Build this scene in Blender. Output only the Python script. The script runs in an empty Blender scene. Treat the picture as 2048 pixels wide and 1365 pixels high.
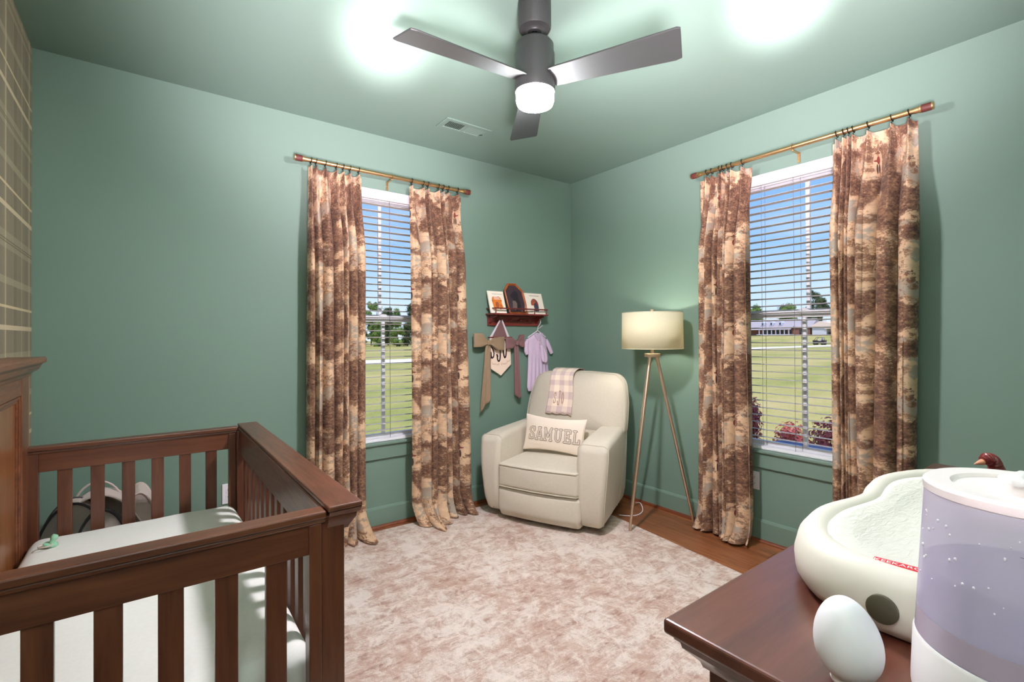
import bpy, bmesh, math, random
from mathutils import Vector, Matrix, noise
C = bpy.context.scene.collection
PI = math.pi
R = math.radians
# ---------------------------------------------------------------- helpers
class MB:
    def __init__(s, tf=None):
        s.v=[]; s.f=[]; s.uv={}; s.tf=tf
    def add(s, vs, fs, uvs=None):
        o=len(s.v)
        s.v += [tuple(s.tf(*p)) if s.tf else tuple(p) for p in vs]
        for f in fs:
            if uvs: s.uv[len(s.f)]=[uvs[i] for i in f]
            s.f.append(tuple(i+o for i in f))
        return s
    def box(s,x0,x1,y0,y1,z0,z1):
        v=[(x,y,z) for x in (x0,x1) for y in (y0,y1) for z in (z0,z1)]
        return s.add(v,[(0,1,3,2),(4,6,7,5),(0,4,5,1),(2,3,7,6),(0,2,6,4),(1,5,7,3)])
    def obox(s,c,ax,ay,az):
        c=Vector(c); ax=Vector(ax); ay=Vector(ay); az=Vector(az)
        v=[c+ax*i+ay*j+az*k for i in (-1,1) for j in (-1,1) for k in (-1,1)]
        return s.add(v,[(0,1,3,2),(4,6,7,5),(0,4,5,1),(2,3,7,6),(0,2,6,4),(1,5,7,3)])
    def bar(s,a,b,w,h,up=(0,0,1)):
        a=Vector(a); b=Vector(b); d=(b-a); L=d.length; d=d/L
        side=d.cross(Vector(up))
        if side.length<1e-4: side=d.cross(Vector((1,0,0)))
        side.normalize(); u=side.cross(d)
        return s.obox((a+b)/2,d*(L/2),side*(w/2),u*(h/2))
    def tube(s,pts,r,n=10,cap=True,closed=False):
        pts=[Vector(p) for p in pts]; N=len(pts)
        rr=r if isinstance(r,(list,tuple)) else [r]*N
        vs=[]; prev=None
        for i,p in enumerate(pts):
            if closed: t=pts[(i+1)%N]-pts[(i-1)%N]
            else: t=pts[min(i+1,N-1)]-pts[max(i-1,0)]
            if t.length<1e-9: t=Vector((0,0,1))
            t.normalize()
            if prev is None:
                a=t.cross(Vector((0,0,1)))
                if a.length<1e-3: a=t.cross(Vector((1,0,0)))
            else:
                a=prev-t*prev.dot(t)
                if a.length<1e-6: a=t.orthogonal()
            a.normalize(); prev=a; b=t.cross(a)
            for k in range(n):
                q=2*PI*k/n
                vs.append(p+(a*math.cos(q)+b*math.sin(q))*rr[i])
        fs=[]
        M=N if closed else N-1
        for i in range(M):
            j=(i+1)%N
            for k in range(n):
                l=(k+1)%n
                fs.append((i*n+k,i*n+l,j*n+l,j*n+k))
        if cap and not closed:
            fs.append(tuple(range(n))[::-1]); fs.append(tuple((N-1)*n+k for k in range(n)))
        return s.add(vs,fs)
    def lathe(s,prof,n=32,c=(0,0,0),axis=None,cap=True):
        c=Vector(c)
        if axis is None: A=Vector((0,0,1)); X=Vector((1,0,0)); Y=Vector((0,1,0))
        else:
            A=Vector(axis).normalized(); X=A.orthogonal().normalized(); Y=A.cross(X)
        vs=[];fs=[]
        for r,z in prof:
            for k in range(n):
                q=2*PI*k/n
                vs.append(c+A*z+(X*math.cos(q)+Y*math.sin(q))*max(r,1e-5))
        for i in range(len(prof)-1):
            for k in range(n):
                l=(k+1)%n
                fs.append((i*n+k,i*n+l,(i+1)*n+l,(i+1)*n+k))
        if cap:
            fs.append(tuple(range(n))[::-1]); fs.append(tuple((len(prof)-1)*n+k for k in range(n)))
        return s.add(vs,fs)
    def prism(s,poly,ext):
        poly=[Vector(p) for p in poly]; ext=Vector(ext); n=len(poly)
        vs=poly+[p+ext for p in poly]
        fs=[tuple(range(n))[::-1],tuple(range(n,2*n))]
        fs+=[(i,(i+1)%n,(i+1)%n+n,i+n) for i in range(n)]
        return s.add(vs,fs)
    def grid(s,fn,nu,nv,uvfn=None):
        vs=[];uv=[]
        for i in range(nu+1):
            for j in range(nv+1):
                u=i/nu;v=j/nv
                vs.append(fn(u,v)); uv.append(uvfn(u,v) if uvfn else (u,v))
        fs=[(i*(nv+1)+j,(i+1)*(nv+1)+j,(i+1)*(nv+1)+j+1,i*(nv+1)+j+1) for i in range(nu) for j in range(nv)]
        return s.add(vs,fs,uv)
    def rbox(s,c,size,r,m=6,k=4,bulge=(0,0,0),deform=None):
        """rounded, optionally pillowed box; deform(x,y,z)->point in local coords"""
        h=[a/2 for a in size]; r=min(r,min(h)*.999)
        def vals(hh):
            o=[-(hh-r)-r*math.tan(R(45)*(k-i)/k) for i in range(k)]
            o+= [-(hh-r)+2*(hh-r)*i/m for i in range(m+1)]
            o+= [-x for x in o[:k]][::-1]
            return o
        V=[vals(hh) for hh in h]
        def rnd(p):
            q=[max(-(h[i]-r),min(h[i]-r,p[i])) for i in range(3)]
            d=Vector((p[0]-q[0],p[1]-q[1],p[2]-q[2]))
            if d.length>1e-9: d=d.normalized()*r
            o=[q[i]+d[i] for i in range(3)]
            t=[o[i]/h[i] for i in range(3)]
            for i in range(3):
                if bulge[i]:
                    a=t[(i+1)%3];b=t[(i+2)%3]
                    o[i]+= bulge[i]*t[i]*max(0,1-a*a)*max(0,1-b*b)
            if deform: o=deform(*o)
            return (o[0]+c[0],o[1]+c[1],o[2]+c[2])
        for ax in range(3):
            i1,i2=(ax+1)%3,(ax+2)%3
            for sg in (-1,1):
                vs=[];A=V[i1];B=V[i2]
                for a in A:
                    for b in B:
                        p=[0,0,0];p[ax]=sg*h[ax];p[i1]=a;p[i2]=b
                        vs.append(rnd(p))
                nb=len(B)
                fs=[(i*nb+j,(i+1)*nb+j,(i+1)*nb+j+1,i*nb+j+1) for i in range(len(A)-1) for j in range(nb-1)]
                s.add(vs,fs)
        return s
    def puff(s,outline,rings,fn):
        """outline: 2D pts (star shaped about 0); rings: list of (scale, depth); fn(x,y,d)->3D. closed ends"""
        n=len(outline);vs=[];fs=[]
        for sc,d in rings:
            for x,y in outline: vs.append(fn(x*sc,y*sc,d))
        m=len(rings)
        for i in range(m-1):
            for k in range(n):
                l=(k+1)%n
                fs.append((i*n+k,i*n+l,(i+1)*n+l,(i+1)*n+k))
        fs.append(tuple(range(n))[::-1]); fs.append(tuple((m-1)*n+k for k in range(n)))
        return s.add(vs,fs)
    def build(s,name,mat,parent=None,smooth=False,bevel=0,seg=2,sub=0,solid=0,weld=True,angle=40):
        me=bpy.data.meshes.new(name)
        me.from_pydata(s.v,[],s.f)
        if s.uv:
            L=me.uv_layers.new(name='UVMap')
            for i,p in enumerate(me.polygons):
                u=s.uv.get(i)
                if u:
                    for k,li in enumerate(p.loop_indices): L.data[li].uv=u[k]
        bm=bmesh.new(); bm.from_mesh(me)
        if weld: bmesh.ops.remove_doubles(bm,verts=bm.verts,dist=1e-5)
        bmesh.ops.recalc_face_normals(bm,faces=bm.faces)
        if smooth:
            for f in bm.faces: f.smooth=True
            for e in bm.edges:
                if len(e.link_faces)==2 and e.calc_face_angle(0)>R(angle): e.smooth=False
        bm.to_mesh(me); bm.free()
        o=bpy.data.objects.new(name,me); C.objects.link(o)
        if isinstance(mat,(list,tuple)):
            for m in mat: me.materials.append(m)
        else: me.materials.append(mat)
        if parent:
            o.parent=parent; o.matrix_parent_inverse=PINV.get(parent.name,Matrix.Identity(4))
        if solid:
            m=o.modifiers.new('Solid','SOLIDIFY'); m.thickness=solid; m.offset=0
        if bevel:
            m=o.modifiers.new('Bevel','BEVEL'); m.width=bevel; m.segments=seg; m.limit_method='ANGLE'; m.angle_limit=R(35)
            m.harden_normals=False
        if sub:
            m=o.modifiers.new('Sub','SUBSURF'); m.levels=sub; m.render_levels=sub
        return o
PINV={}
def thing(name,label,cat,loc=(0,0,0),group=None,world=True):
    """an Empty at the base of a thing; children built in world coordinates unless world=False"""
    o=bpy.data.objects.new(name,None); C.objects.link(o); o.location=loc; o.empty_display_size=.05
    o['label']=label; o['category']=cat
    if group: o['group']=group
    PINV[o.name]=Matrix.Translation(Vector(loc)).inverted() if world else Matrix.Identity(4)
    return o
def tag(o,label,cat,group=None):
    o['label']=label; o['category']=cat
    if group: o['group']=group
    return o
def struct(o): o['kind']='structure'; return o
def lerp(a,b,t): return a+(b-a)*t
def sm(a,b,x):
    t=max(0,min(1,(x-a)/(b-a))); return t*t*(3-2*t)
def ring_pts(c,r,n,ax=(1,0,0),ay=(0,1,0)):
    c=Vector(c);ax=Vector(ax);ay=Vector(ay)
    return [c+ax*(r*math.cos(2*PI*i/n))+ay*(r*math.sin(2*PI*i/n)) for i in range(n)]
def stroke(mb,pts,w,fn,disc=True):
    """flat ribbon along 2D pts with width w mapped by fn(x,y)->3D"""
    for a,b in zip(pts[:-1],pts[1:]):
        dx,dy=b[0]-a[0],b[1]-a[1];L=math.hypot(dx,dy)
        if L<1e-9: continue
        nx,ny=-dy/L*w/2,dx/L*w/2
        k=max(1,int(L/.02))
        for i in range(k):
            t0,t1=i/k,(i+1)/k
            p=(a[0]+dx*t0,a[1]+dy*t0);q=(a[0]+dx*t1,a[1]+dy*t1)
            mb.add([fn(p[0]+nx,p[1]+ny),fn(q[0]+nx,q[1]+ny),fn(q[0]-nx,q[1]-ny),fn(p[0]-nx,p[1]-ny)],[(0,1,2,3)])
    if disc:
        for p in pts:
            mb.add([fn(p[0]+w/2*math.cos(R(45*i)),p[1]+w/2*math.sin(R(45*i))) for i in range(8)],[tuple(range(8))])
def arc(cx,cy,rx,ry,a0,a1,n=10):
    return [(cx+rx*math.cos(R(lerp(a0,a1,i/n))),cy+ry*math.sin(R(lerp(a0,a1,i/n)))) for i in range(n+1)]
GL={'S':[[(.62,.72),(.58,.9),(.36,1),(.14,.92),(.08,.75),(.18,.6),(.5,.42),(.62,.25),(.55,.08),(.34,0),(.12,.08),(.08,.26)],[(.62,.7),(.62,1)],[(.08,0),(.08,.3)]],
 'A':[[(.06,0),(.34,1)],[(.36,1),(.66,0)],[(.18,.32),(.54,.32)],[(-.06,0),(.18,0)],[(.54,0),(.78,0)],[(.22,1),(.48,1)]],
 'M':[[(.1,0),(.1,1),(.42,.3),(.74,1),(.74,0)],[(0,0),(.2,0)],[(.64,0),(.84,0)],[(0,1),(.12,1)],[(.72,1),(.84,1)]],
 'U':[[(.12,1),(.12,.3)]+arc(.38,.3,.26,.3,180,360)+[(.64,1)],[(0,1),(.24,1)],[(.52,1),(.76,1)]],
 'E':[[(.14,0),(.14,1)],[(0,1),(.62,1),(.62,.78)],[(.14,.5),(.44,.5)],[(.44,.38),(.44,.62)],[(0,0),(.64,0),(.64,.24)]],
 'L':[[(.16,0),(.16,1)],[(.02,1),(.3,1)],[(.02,0),(.6,0),(.6,.28)]],
 'J':[[(.5,1),(.5,.25)]+arc(.28,.22,.22,.22,0,-190)+[],[(.34,1),(.66,1)],[(0,.26),(.14,.2)]],
 'O':[arc(.34,.5,.27,.5,0,360,24)]}
def text2d(body,size,font_space=1.0):
    """vector lettering as triangles: returns verts(x,y), faces"""
    cu=bpy.data.curves.new('lettering','FONT'); cu.body=body; cu.size=size; cu.align_x='CENTER'; cu.space_character=font_space
    o=bpy.data.objects.new('lettering',cu); C.objects.link(o)
    bpy.context.view_layer.update()
    me=bpy.data.meshes.new_from_object(o.evaluated_get(bpy.context.evaluated_depsgraph_get()))
    vs=[(v.co.x,v.co.y) for v in me.vertices]; fs=[tuple(p.vertices) for p in me.polygons]
    bpy.data.objects.remove(o); bpy.data.meshes.remove(me); bpy.data.curves.remove(cu)
    return vs,fs
# ---------------------------------------------------------------- materials
def srgb(r,g,b):
    def f(c):
        c/=255
        return c/12.92 if c<=.04045 else ((c+.055)/1.055)**2.4
    return (f(r),f(g),f(b),1)
class NT:
    def __init__(s,name):
        s.m=bpy.data.materials.new(name); s.m.use_nodes=True; s.t=s.m.node_tree; s.t.nodes.clear()
        s.out=s.t.nodes.new('ShaderNodeOutputMaterial')
    def n(s,typ,props=None,**ins):
        nd=s.t.nodes.new(typ)
        for k,v in (props or {}).items(): setattr(nd,k,v)
        for k,v in ins.items():
            key=k.replace('_',' ')
            sock=nd.inputs[int(k[1:])] if k[0]=='i' and k[1:].isdigit() else nd.inputs[key]
            if hasattr(v,'is_linked') or isinstance(v,bpy.types.NodeSocket): s.t.links.new(v,sock)
            else: sock.default_value=v
        return nd
    def math(s,op,a,b=0.0,c=None):
        nd=s.n('ShaderNodeMath',{'operation':op},i0=a,i1=b)
        if c is not None:
            if isinstance(c,bpy.types.NodeSocket): s.t.links.new(c,nd.inputs[2])
            else: nd.inputs[2].default_value=c
        return nd.outputs[0]
    def mix(s,fac,a,b,mode='MIX'):
        nd=s.t.nodes.new('ShaderNodeMix'); nd.data_type='RGBA'; nd.blend_type=mode
        for i,v in ((0,fac),(6,a),(7,b)):
            if isinstance(v,bpy.types.NodeSocket): s.t.links.new(v,nd.inputs[i])
            else: nd.inputs[i].default_value=v
        return nd.outputs[2]
    def ramp(s,fac,stops,interp='LINEAR'):
        nd=s.n('ShaderNodeValToRGB'); s.t.links.new(fac,nd.inputs[0]); e=nd.color_ramp.elements; nd.color_ramp.interpolation=interp
        while len(e)<len(stops): e.new(.5)
        for el,(p,c) in zip(e,stops): el.position=p; el.color=c
        return nd.outputs[0]
    def noise(s,vec,scale,detail=4,rough=.5,dist=0,dim='3D',w=None):
        nd=s.n('ShaderNodeTexNoise',{'noise_dimensions':dim})
        if vec is not None: s.t.links.new(vec,nd.inputs['Vector'])
        nd.inputs['Scale'].default_value=scale; nd.inputs['Detail'].default_value=detail; nd.inputs['Roughness'].default_value=rough; nd.inputs['Distortion'].default_value=dist
        return nd.outputs['Fac']
    def coord(s,which='Object'): return s.n('ShaderNodeTexCoord').outputs[which]
    def mapping(s,vec,scale=(1,1,1),loc=(0,0,0),rot=(0,0,0)):
        nd=s.n('ShaderNodeMapping',Vector=vec); nd.inputs['Scale'].default_value=scale; nd.inputs['Location'].default_value=loc; nd.inputs['Rotation'].default_value=rot
        return nd.outputs[0]
    def bump(s,h,strength=.2,dist=.01):
        return s.n('ShaderNodeBump',Strength=strength,Distance=dist,Height=h).outputs[0]
    def bsdf(s,base,rough=.5,metal=0.0,normal=None,**kw):
        b=s.n('ShaderNodeBsdfPrincipled'); 
        for k,v in dict(Base_Color=base,Roughness=rough,Metallic=metal,**kw).items():
            so=b.inputs[k.replace('_',' ')]
            if isinstance(v,bpy.types.NodeSocket): s.t.links.new(v,so)
            else: so.default_value=v
        if normal is not None: s.t.links.new(normal,b.inputs['Normal'])
        s.t.links.new(b.outputs[0],s.out.inputs[0]); s.b=b
        return s.m
def dk(c,f): return (c[0]*f,c[1]*f,c[2]*f,1)
def plain(name,c,rough=.5,metal=0,var=.06,scale=30,bump=0,bscale=200,**kw):
    t=NT(name); v=t.coord(); f=t.noise(v,scale,3)
    col=t.mix(f,dk(c,1-var),dk(c,1+var))
    nm=t.bump(t.noise(v,bscale,2),bump,.002) if bump else None
    return t.bsdf(col,rough,metal,nm,**kw)
def wood(name,axis,c1,c2,c3,rough=.32,scale=1.0,coat=.25,bump=.05):
    t=NT(name); v=t.coord()
    sc={'x':(1.2,14,14),'y':(14,1.2,14),'z':(14,14,1.2)}[axis]
    p=t.mapping(v,tuple(a*scale for a in sc))
    f=t.noise(p,1.6,6,.62,.6); g=t.noise(p,7,5,.7)
    big=t.noise(v,1.7*scale,3)
    col=t.ramp(f,[(.25,c1),(.5,c2),(.78,c3)])
    col=t.mix(t.math('MULTIPLY',g,.45),col,dk(c1,.75),'MIX')
    col=t.mix(t.math('MULTIPLY',big,.5),col,c3,'MULTIPLY') if False else col
    rg=t.math('ADD',t.math('MULTIPLY',g,.18),rough-.06)
    return t.bsdf(col,rg,0,t.bump(g,bump,.002),Coat_Weight=coat,Coat_Roughness=.25)
def fabric(name,c,var=.12,weave=900,rough=.9,bump=.25,sheen=.2):
    t=NT(name); v=t.coord()
    a=t.noise(t.mapping(v,(1,1,.12)),weave,2); b=t.noise(t.mapping(v,(.12,.12,1)),weave,2)
    f=t.math('MULTIPLY',t.math('ADD',a,b),.5); big=t.noise(v,6,3)
    col=t.mix(t.ramp(f,[(.3,(0,0,0,1)),(.7,(1,1,1,1))]),dk(c,1-var),dk(c,1+var*.6))
    col=t.mix(t.math('MULTIPLY',big,.12),col,dk(c,.7))
    return t.bsdf(col,rough,0,t.bump(f,bump,.001),Sheen_Weight=sheen)
WALLC=srgb(115,141,127)
def paint(name,c,rough,spec=.5):
    t=NT(name); v=t.coord(); f=t.noise(v,1.3,2)
    col=t.mix(f,dk(c,.97),dk(c,1.03))
    return t.bsdf(col,rough,0,t.bump(t.noise(v,260,3),.035,.001),Specular_IOR_Level=spec)
M={}
M['wall']=paint('green_wall_paint',WALLC,.55,.4)
M['ceil']=paint('green_ceiling_paint',WALLC,.42,.5)
M['trim']=paint('green_trim_paint',WALLC,.3,.5)
M['white']=plain('white_vinyl',srgb(238,240,242),.35,0,.01)
M['blind']=plain('white_blind_slat',srgb(176,172,168),.5,0,.03)
M['valance']=plain('white_valance',srgb(232,233,235),.4,0,.01)
M['cord']=plain('pale_cord',srgb(120,120,125),.8)
M['plate']=plain('white_plastic',srgb(240,240,245),.35,0,.01)
M['slot']=plain('dark_slot',srgb(30,28,28),.6)
cw=(srgb(58,28,18),srgb(98,55,35),srgb(124,75,49))
for a in 'xyz': M['crib_'+a]=wood('espresso_wood_'+a,a,*cw,rough=.34)
for a in 'yz': M['head_'+a]=wood('lit_espresso_wood_'+a,a,srgb(70,35,20),srgb(122,70,42),srgb(150,94,58),rough=.34)  # crib wood lightened; light falling on the headboard is put into the colour
M['panelw']=wood('lit_espresso_panel','z',srgb(92,52,28),srgb(140,86,46),srgb(168,108,62),rough=.3,coat=.4)  # same wood made paler and more orange, strong light painted into the panel
for a in 'xyz': M['dres_'+a]=wood('cherry_wood_'+a,a,srgb(62,30,22),srgb(92,48,36),srgb(112,62,46),rough=.3,coat=.8)
M['shelfw']=wood('red_mahogany','x',srgb(84,26,24),srgb(124,44,38),srgb(150,62,48),rough=.35,scale=2)
M['shoe']=wood('stained_oak_molding','y',srgb(96,46,24),srgb(132,70,38),srgb(150,84,48),rough=.4)
M['orangew']=wood('amber_wood','z',srgb(120,54,20),srgb(176,92,36),srgb(210,124,56),rough=.3,scale=2)
M['brass']=plain('brushed_brass',srgb(216,178,130),.3,1.0,.05)
M['champ']=plain('champagne_metal',srgb(228,206,182),.38,1.0,.04)
M['leather']=plain('red_brown_leather',srgb(92,42,34),.55,0,.12,200,.3)
M['blackm']=plain('black_metal',srgb(28,28,30),.4,.8)
M['fan']=plain('dark_graphite_metal',srgb(58,61,59),.42,.3,.03)
M['blade']=plain('dark_graphite_blade',srgb(44,48,46),.36,.0,.04,12)
M['lin']=fabric('oatmeal_linen',srgb(206,198,180),.10,520)
M['linp']=fabric('oatmeal_piping',srgb(196,188,168),.08,520)
M['sheet']=fabric('white_sheet',srgb(226,230,222),.05,700,bump=.15)
M['cream']=fabric('cream_cotton',srgb(240,226,208),.05,700)
M['thread']=fabric('taupe_thread',srgb(122,106,94),.1,700)
M['threadlt']=fabric('pale_thread',srgb(222,206,188),.06,700)
M['tan_thread']=fabric('tan_thread',srgb(196,160,136),.1,700)
M['plum_thread']=fabric('plum_thread',srgb(92,66,78),.1,700)
M['olive']=fabric('olive_tan_ribbon',srgb(150,126,98),.08,600,rough=.7)
M['plumr']=fabric('mauve_brown_ribbon',srgb(128,92,92),.08,600,rough=.7)
M['ribw']=fabric('white_ribbon',srgb(226,218,226),.05,600)
M['pennant']=fabric('ivory_linen_pennant',srgb(248,224,202),.05,700)
M['gown']=None
M['mesh']=fabric('taupe_mesh_fabric',srgb(186,174,164),.1,500)
M['meshtrim']=fabric('pale_mesh_trim',srgb(206,190,182),.06,500)
M['meshdark']=fabric('dark_binding',srgb(62,56,60),.1,500)
M['pad']=plain('ivory_foam_shell',srgb(216,214,200),.5,0,.015,8)
M['eggw']=plain('white_silicone',srgb(240,243,246),.45,0,.01,8)
M['padliner']=None
M['red']=plain('red_tag',srgb(200,30,44),.6,0,.04)
M['tagw']=plain('white_lettering',srgb(248,240,240),.6,0,.01)
M['disc']=plain('dark_olive_rubber',srgb(66,62,44),.6,0,.1,100)
M['mint']=plain('mint_silicone',srgb(150,205,170),.4,0,.03)
M['hwhite']=plain('white_plastic_body',srgb(240,240,240),.3,0,.01)
M['hlid']=plain('frosted_white_lid',srgb(232,226,224),.35,0,.02)
M['mark']=plain('grey_print',srgb(120,110,120),.6)
SUN_E=3.6; LAMP_E=130; FL1=1750; FL2=2100; FL1C=4500; FL2C=5000; FL3=2300; FL4=34; SKY_E=1.3; EXPO=0.0
# ---- special materials
def m_glass():
    t=NT('window_glass'); tr=t.n('ShaderNodeBsdfTransparent',Color=(1,1,1,1)); g=t.n('ShaderNodeBsdfGlossy',Roughness=.02,Color=(1,1,1,1))
    fr=t.n('ShaderNodeFresnel',IOR=1.45); k=t.math('MULTIPLY',fr.outputs[0],.5)
    mx=t.n('ShaderNodeMixShader',i0=k,i1=tr.outputs[0],i2=g.outputs[0]); t.t.links.new(mx.outputs[0],t.out.inputs[0]); return t.m
M['glass']=m_glass()
def m_floor():
    t=NT('oak_floor'); v=t.coord()
    br=t.n('ShaderNodeTexBrick',{'offset':.37,'offset_frequency':2},Vector=t.mapping(v,(1,1,1),(0,0,0),(0,0,R(90))),Color1=(0,0,0,1),Color2=(1,1,1,1),Mortar=(.5,.5,.5,1),Scale=1.0,Mortar_Size=.0012,Bias=0.0,Brick_Width=1.15,Row_Height=.11)
    p=t.n('ShaderNodeVectorMath',{'operation':'ADD'},i0=t.mapping(v,(16,1.1,1)),i1=t.n('ShaderNodeVectorMath',{'operation':'SCALE'},i0=br.outputs['Color'],Scale=7.0).outputs[0]).outputs[0]
    f=t.noise(p,1.5,7,.65,1.2); g=t.noise(t.mapping(v,(60,3,1)),3,4,.7)
    col=t.ramp(f,[(.28,srgb(84,44,24)),(.45,srgb(146,88,52)),(.62,srgb(176,114,72)),(.8,srgb(198,138,92))])
    col=t.mix(t.math('MULTIPLY',br.outputs['Color'],.35),col,srgb(110,58,32))
    col=t.mix(t.math('MULTIPLY',g,.3),col,srgb(70,36,20))
    col=t.mix(br.outputs['Fac'],col,srgb(40,20,10))
    return t.bsdf(col,.36,0,t.bump(t.math('ADD',f,t.math('MULTIPLY',br.outputs['Fac'],-1.5)),.12,.003),Coat_Weight=.2,Coat_Roughness=.3)
M['floor']=m_floor()
def m_rug():
    t=NT('distressed_rug'); v=t.coord()
    warp=t.n('ShaderNodeVectorMath',{'operation':'ADD'},i0=v,i1=t.n('ShaderNodeVectorMath',{'operation':'SCALE'},i0=t.n('ShaderNodeTexNoise',Vector=v,Scale=7.0,Detail=5.0).outputs['Color'],Scale=.16).outputs[0]).outputs[0]
    grain=t.noise(t.mapping(v,(170,380,1)),1.5,3,.85); st=t.noise(t.mapping(v,(6,150,1)),1,5,.75)
    b1=t.noise(warp,15,8,.80); wear=t.noise(v,2.6,5,.65); dpat=t.noise(t.mapping(v,(5,24,1)),1.2,6,.76)
    vor=t.n('ShaderNodeTexVoronoi',{'feature':'DISTANCE_TO_EDGE'},Vector=t.mapping(warp,(7.5,8.5,1)),Scale=1.0).outputs['Distance']
    vine=t.ramp(vor,[(.0,(1,1,1,1)),(.02,(1,1,1,1)),(.05,(0,0,0,1))])
    def add(*p):
        s=None
        for x,k in p:
            y=t.math('MULTIPLY',x,k); s=y if s is None else t.math('ADD',s,y)
        return s
    base=t.mix(t.noise(v,.8,2),srgb(184,148,122),srgb(192,162,150)); base=t.mix(t.math('MULTIPLY',st,.5),base,srgb(206,180,164))
    dark=t.ramp(add((dpat,.8),(st,.35),(grain,.25)),[(.70,(0,0,0,1)),(.82,(1,1,1,1))])
    col=t.mix(t.math('MULTIPLY',dark,.85),base,srgb(140,94,74))
    cm=t.ramp(add((b1,.95),(st,.30),(grain,.35),(wear,.45)),[(.98,(0,0,0,1)),(1.12,(1,1,1,1))]) if False else None
    mr=t.n('ShaderNodeMapRange',i0=add((b1,.95),(st,.34),(grain,.42),(wear,.50)),i1=1.02,i2=1.20,i3=0.0,i4=1.0).outputs[0]
    col=t.mix(t.math('MULTIPLY',mr,.92),col,srgb(236,227,216))
    brk=t.ramp(add((grain,.5),(wear,.5)),[(.46,(0,0,0,1)),(.56,(1,1,1,1))])
    col=t.mix(t.math('MULTIPLY',t.math('MULTIPLY',vine,brk),.75),col,srgb(240,226,212))
    col=t.mix(.35,col,t.ramp(grain,[(.25,srgb(120,100,92)),(.5,srgb(200,184,174)),(.75,srgb(250,246,242))]),'MULTIPLY') if False else t.mix(t.math('MULTIPLY',t.math('SUBTRACT',.62,grain),.9),col,srgb(120,88,74))
    return t.bsdf(col,.95,0,t.bump(t.math('ADD',grain,st),.45,.004),Sheen_Weight=.15)
M['rug']=m_rug()
def band(t,ph,c,w,soft=.004):
    """1 inside |ph-c|<w (ph already 0..1 periodic)"""
    d=t.math('ABSOLUTE',t.math('SUBTRACT',ph,c)); d2=t.math('SUBTRACT',1.0,d); d=t.math('MINIMUM',d,d2)
    return t.math('LESS_THAN',d,w)
def m_plaid():
    t=NT('plaid_wallpaper'); v=t.coord(); xyz=t.n('ShaderNodeSeparateXYZ',Vector=v)
    T=.486
    pz=t.math('FRACT',t.math('DIVIDE',t.math('SUBTRACT',xyz.outputs[2],1.371-T*8),T))
    py=t.math('FRACT',t.math('DIVIDE',t.math('SUBTRACT',xyz.outputs[1],-.545-T*12),T))
    fx=t.noise(t.mapping(v,(300,300,40)),1,2); fz=t.noise(t.mapping(v,(40,40,300)),1,2)
    col=t.mix(t.math('MULTIPLY',t.math('ADD',fx,fz),.5),srgb(112,102,84),srgb(146,136,114))
    def put(col,m,c,k): return t.mix(t.math('MULTIPLY',m,k),col,c)
    col=put(col,band(t,py,.33,.09),srgb(96,86,68),.35)
    col=put(col,band(t,py,.84,.05),srgb(110,108,92),.4)
    col=put(col,band(t,pz,.718,.07),srgb(160,152,124),.55)
    col=put(col,band(t,pz,.387,.03),srgb(164,158,128),.6)
    col=put(col,band(t,py,.0,.012),srgb(196,184,146),.8); col=put(col,band(t,py,.27,.016),srgb(160,154,124),.5)
    col=put(col,band(t,py,.64,.01),srgb(190,176,134),.7); col=put(col,band(t,py,.97,.012),srgb(176,160,128),.6)
    col=put(col,band(t,pz,.0,.02),srgb(206,190,156),.85); col=put(col,band(t,pz,.173,.011),srgb(210,192,152),.85)
    col=put(col,band(t,pz,.70,.006),srgb(92,84,66),.7); col=put(col,band(t,pz,.722,.006),srgb(92,84,66),.7)
    return t.bsdf(col,.75,0,t.bump(t.math('ADD',fx,fz),.1,.001))
M['plaid']=m_plaid()
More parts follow.
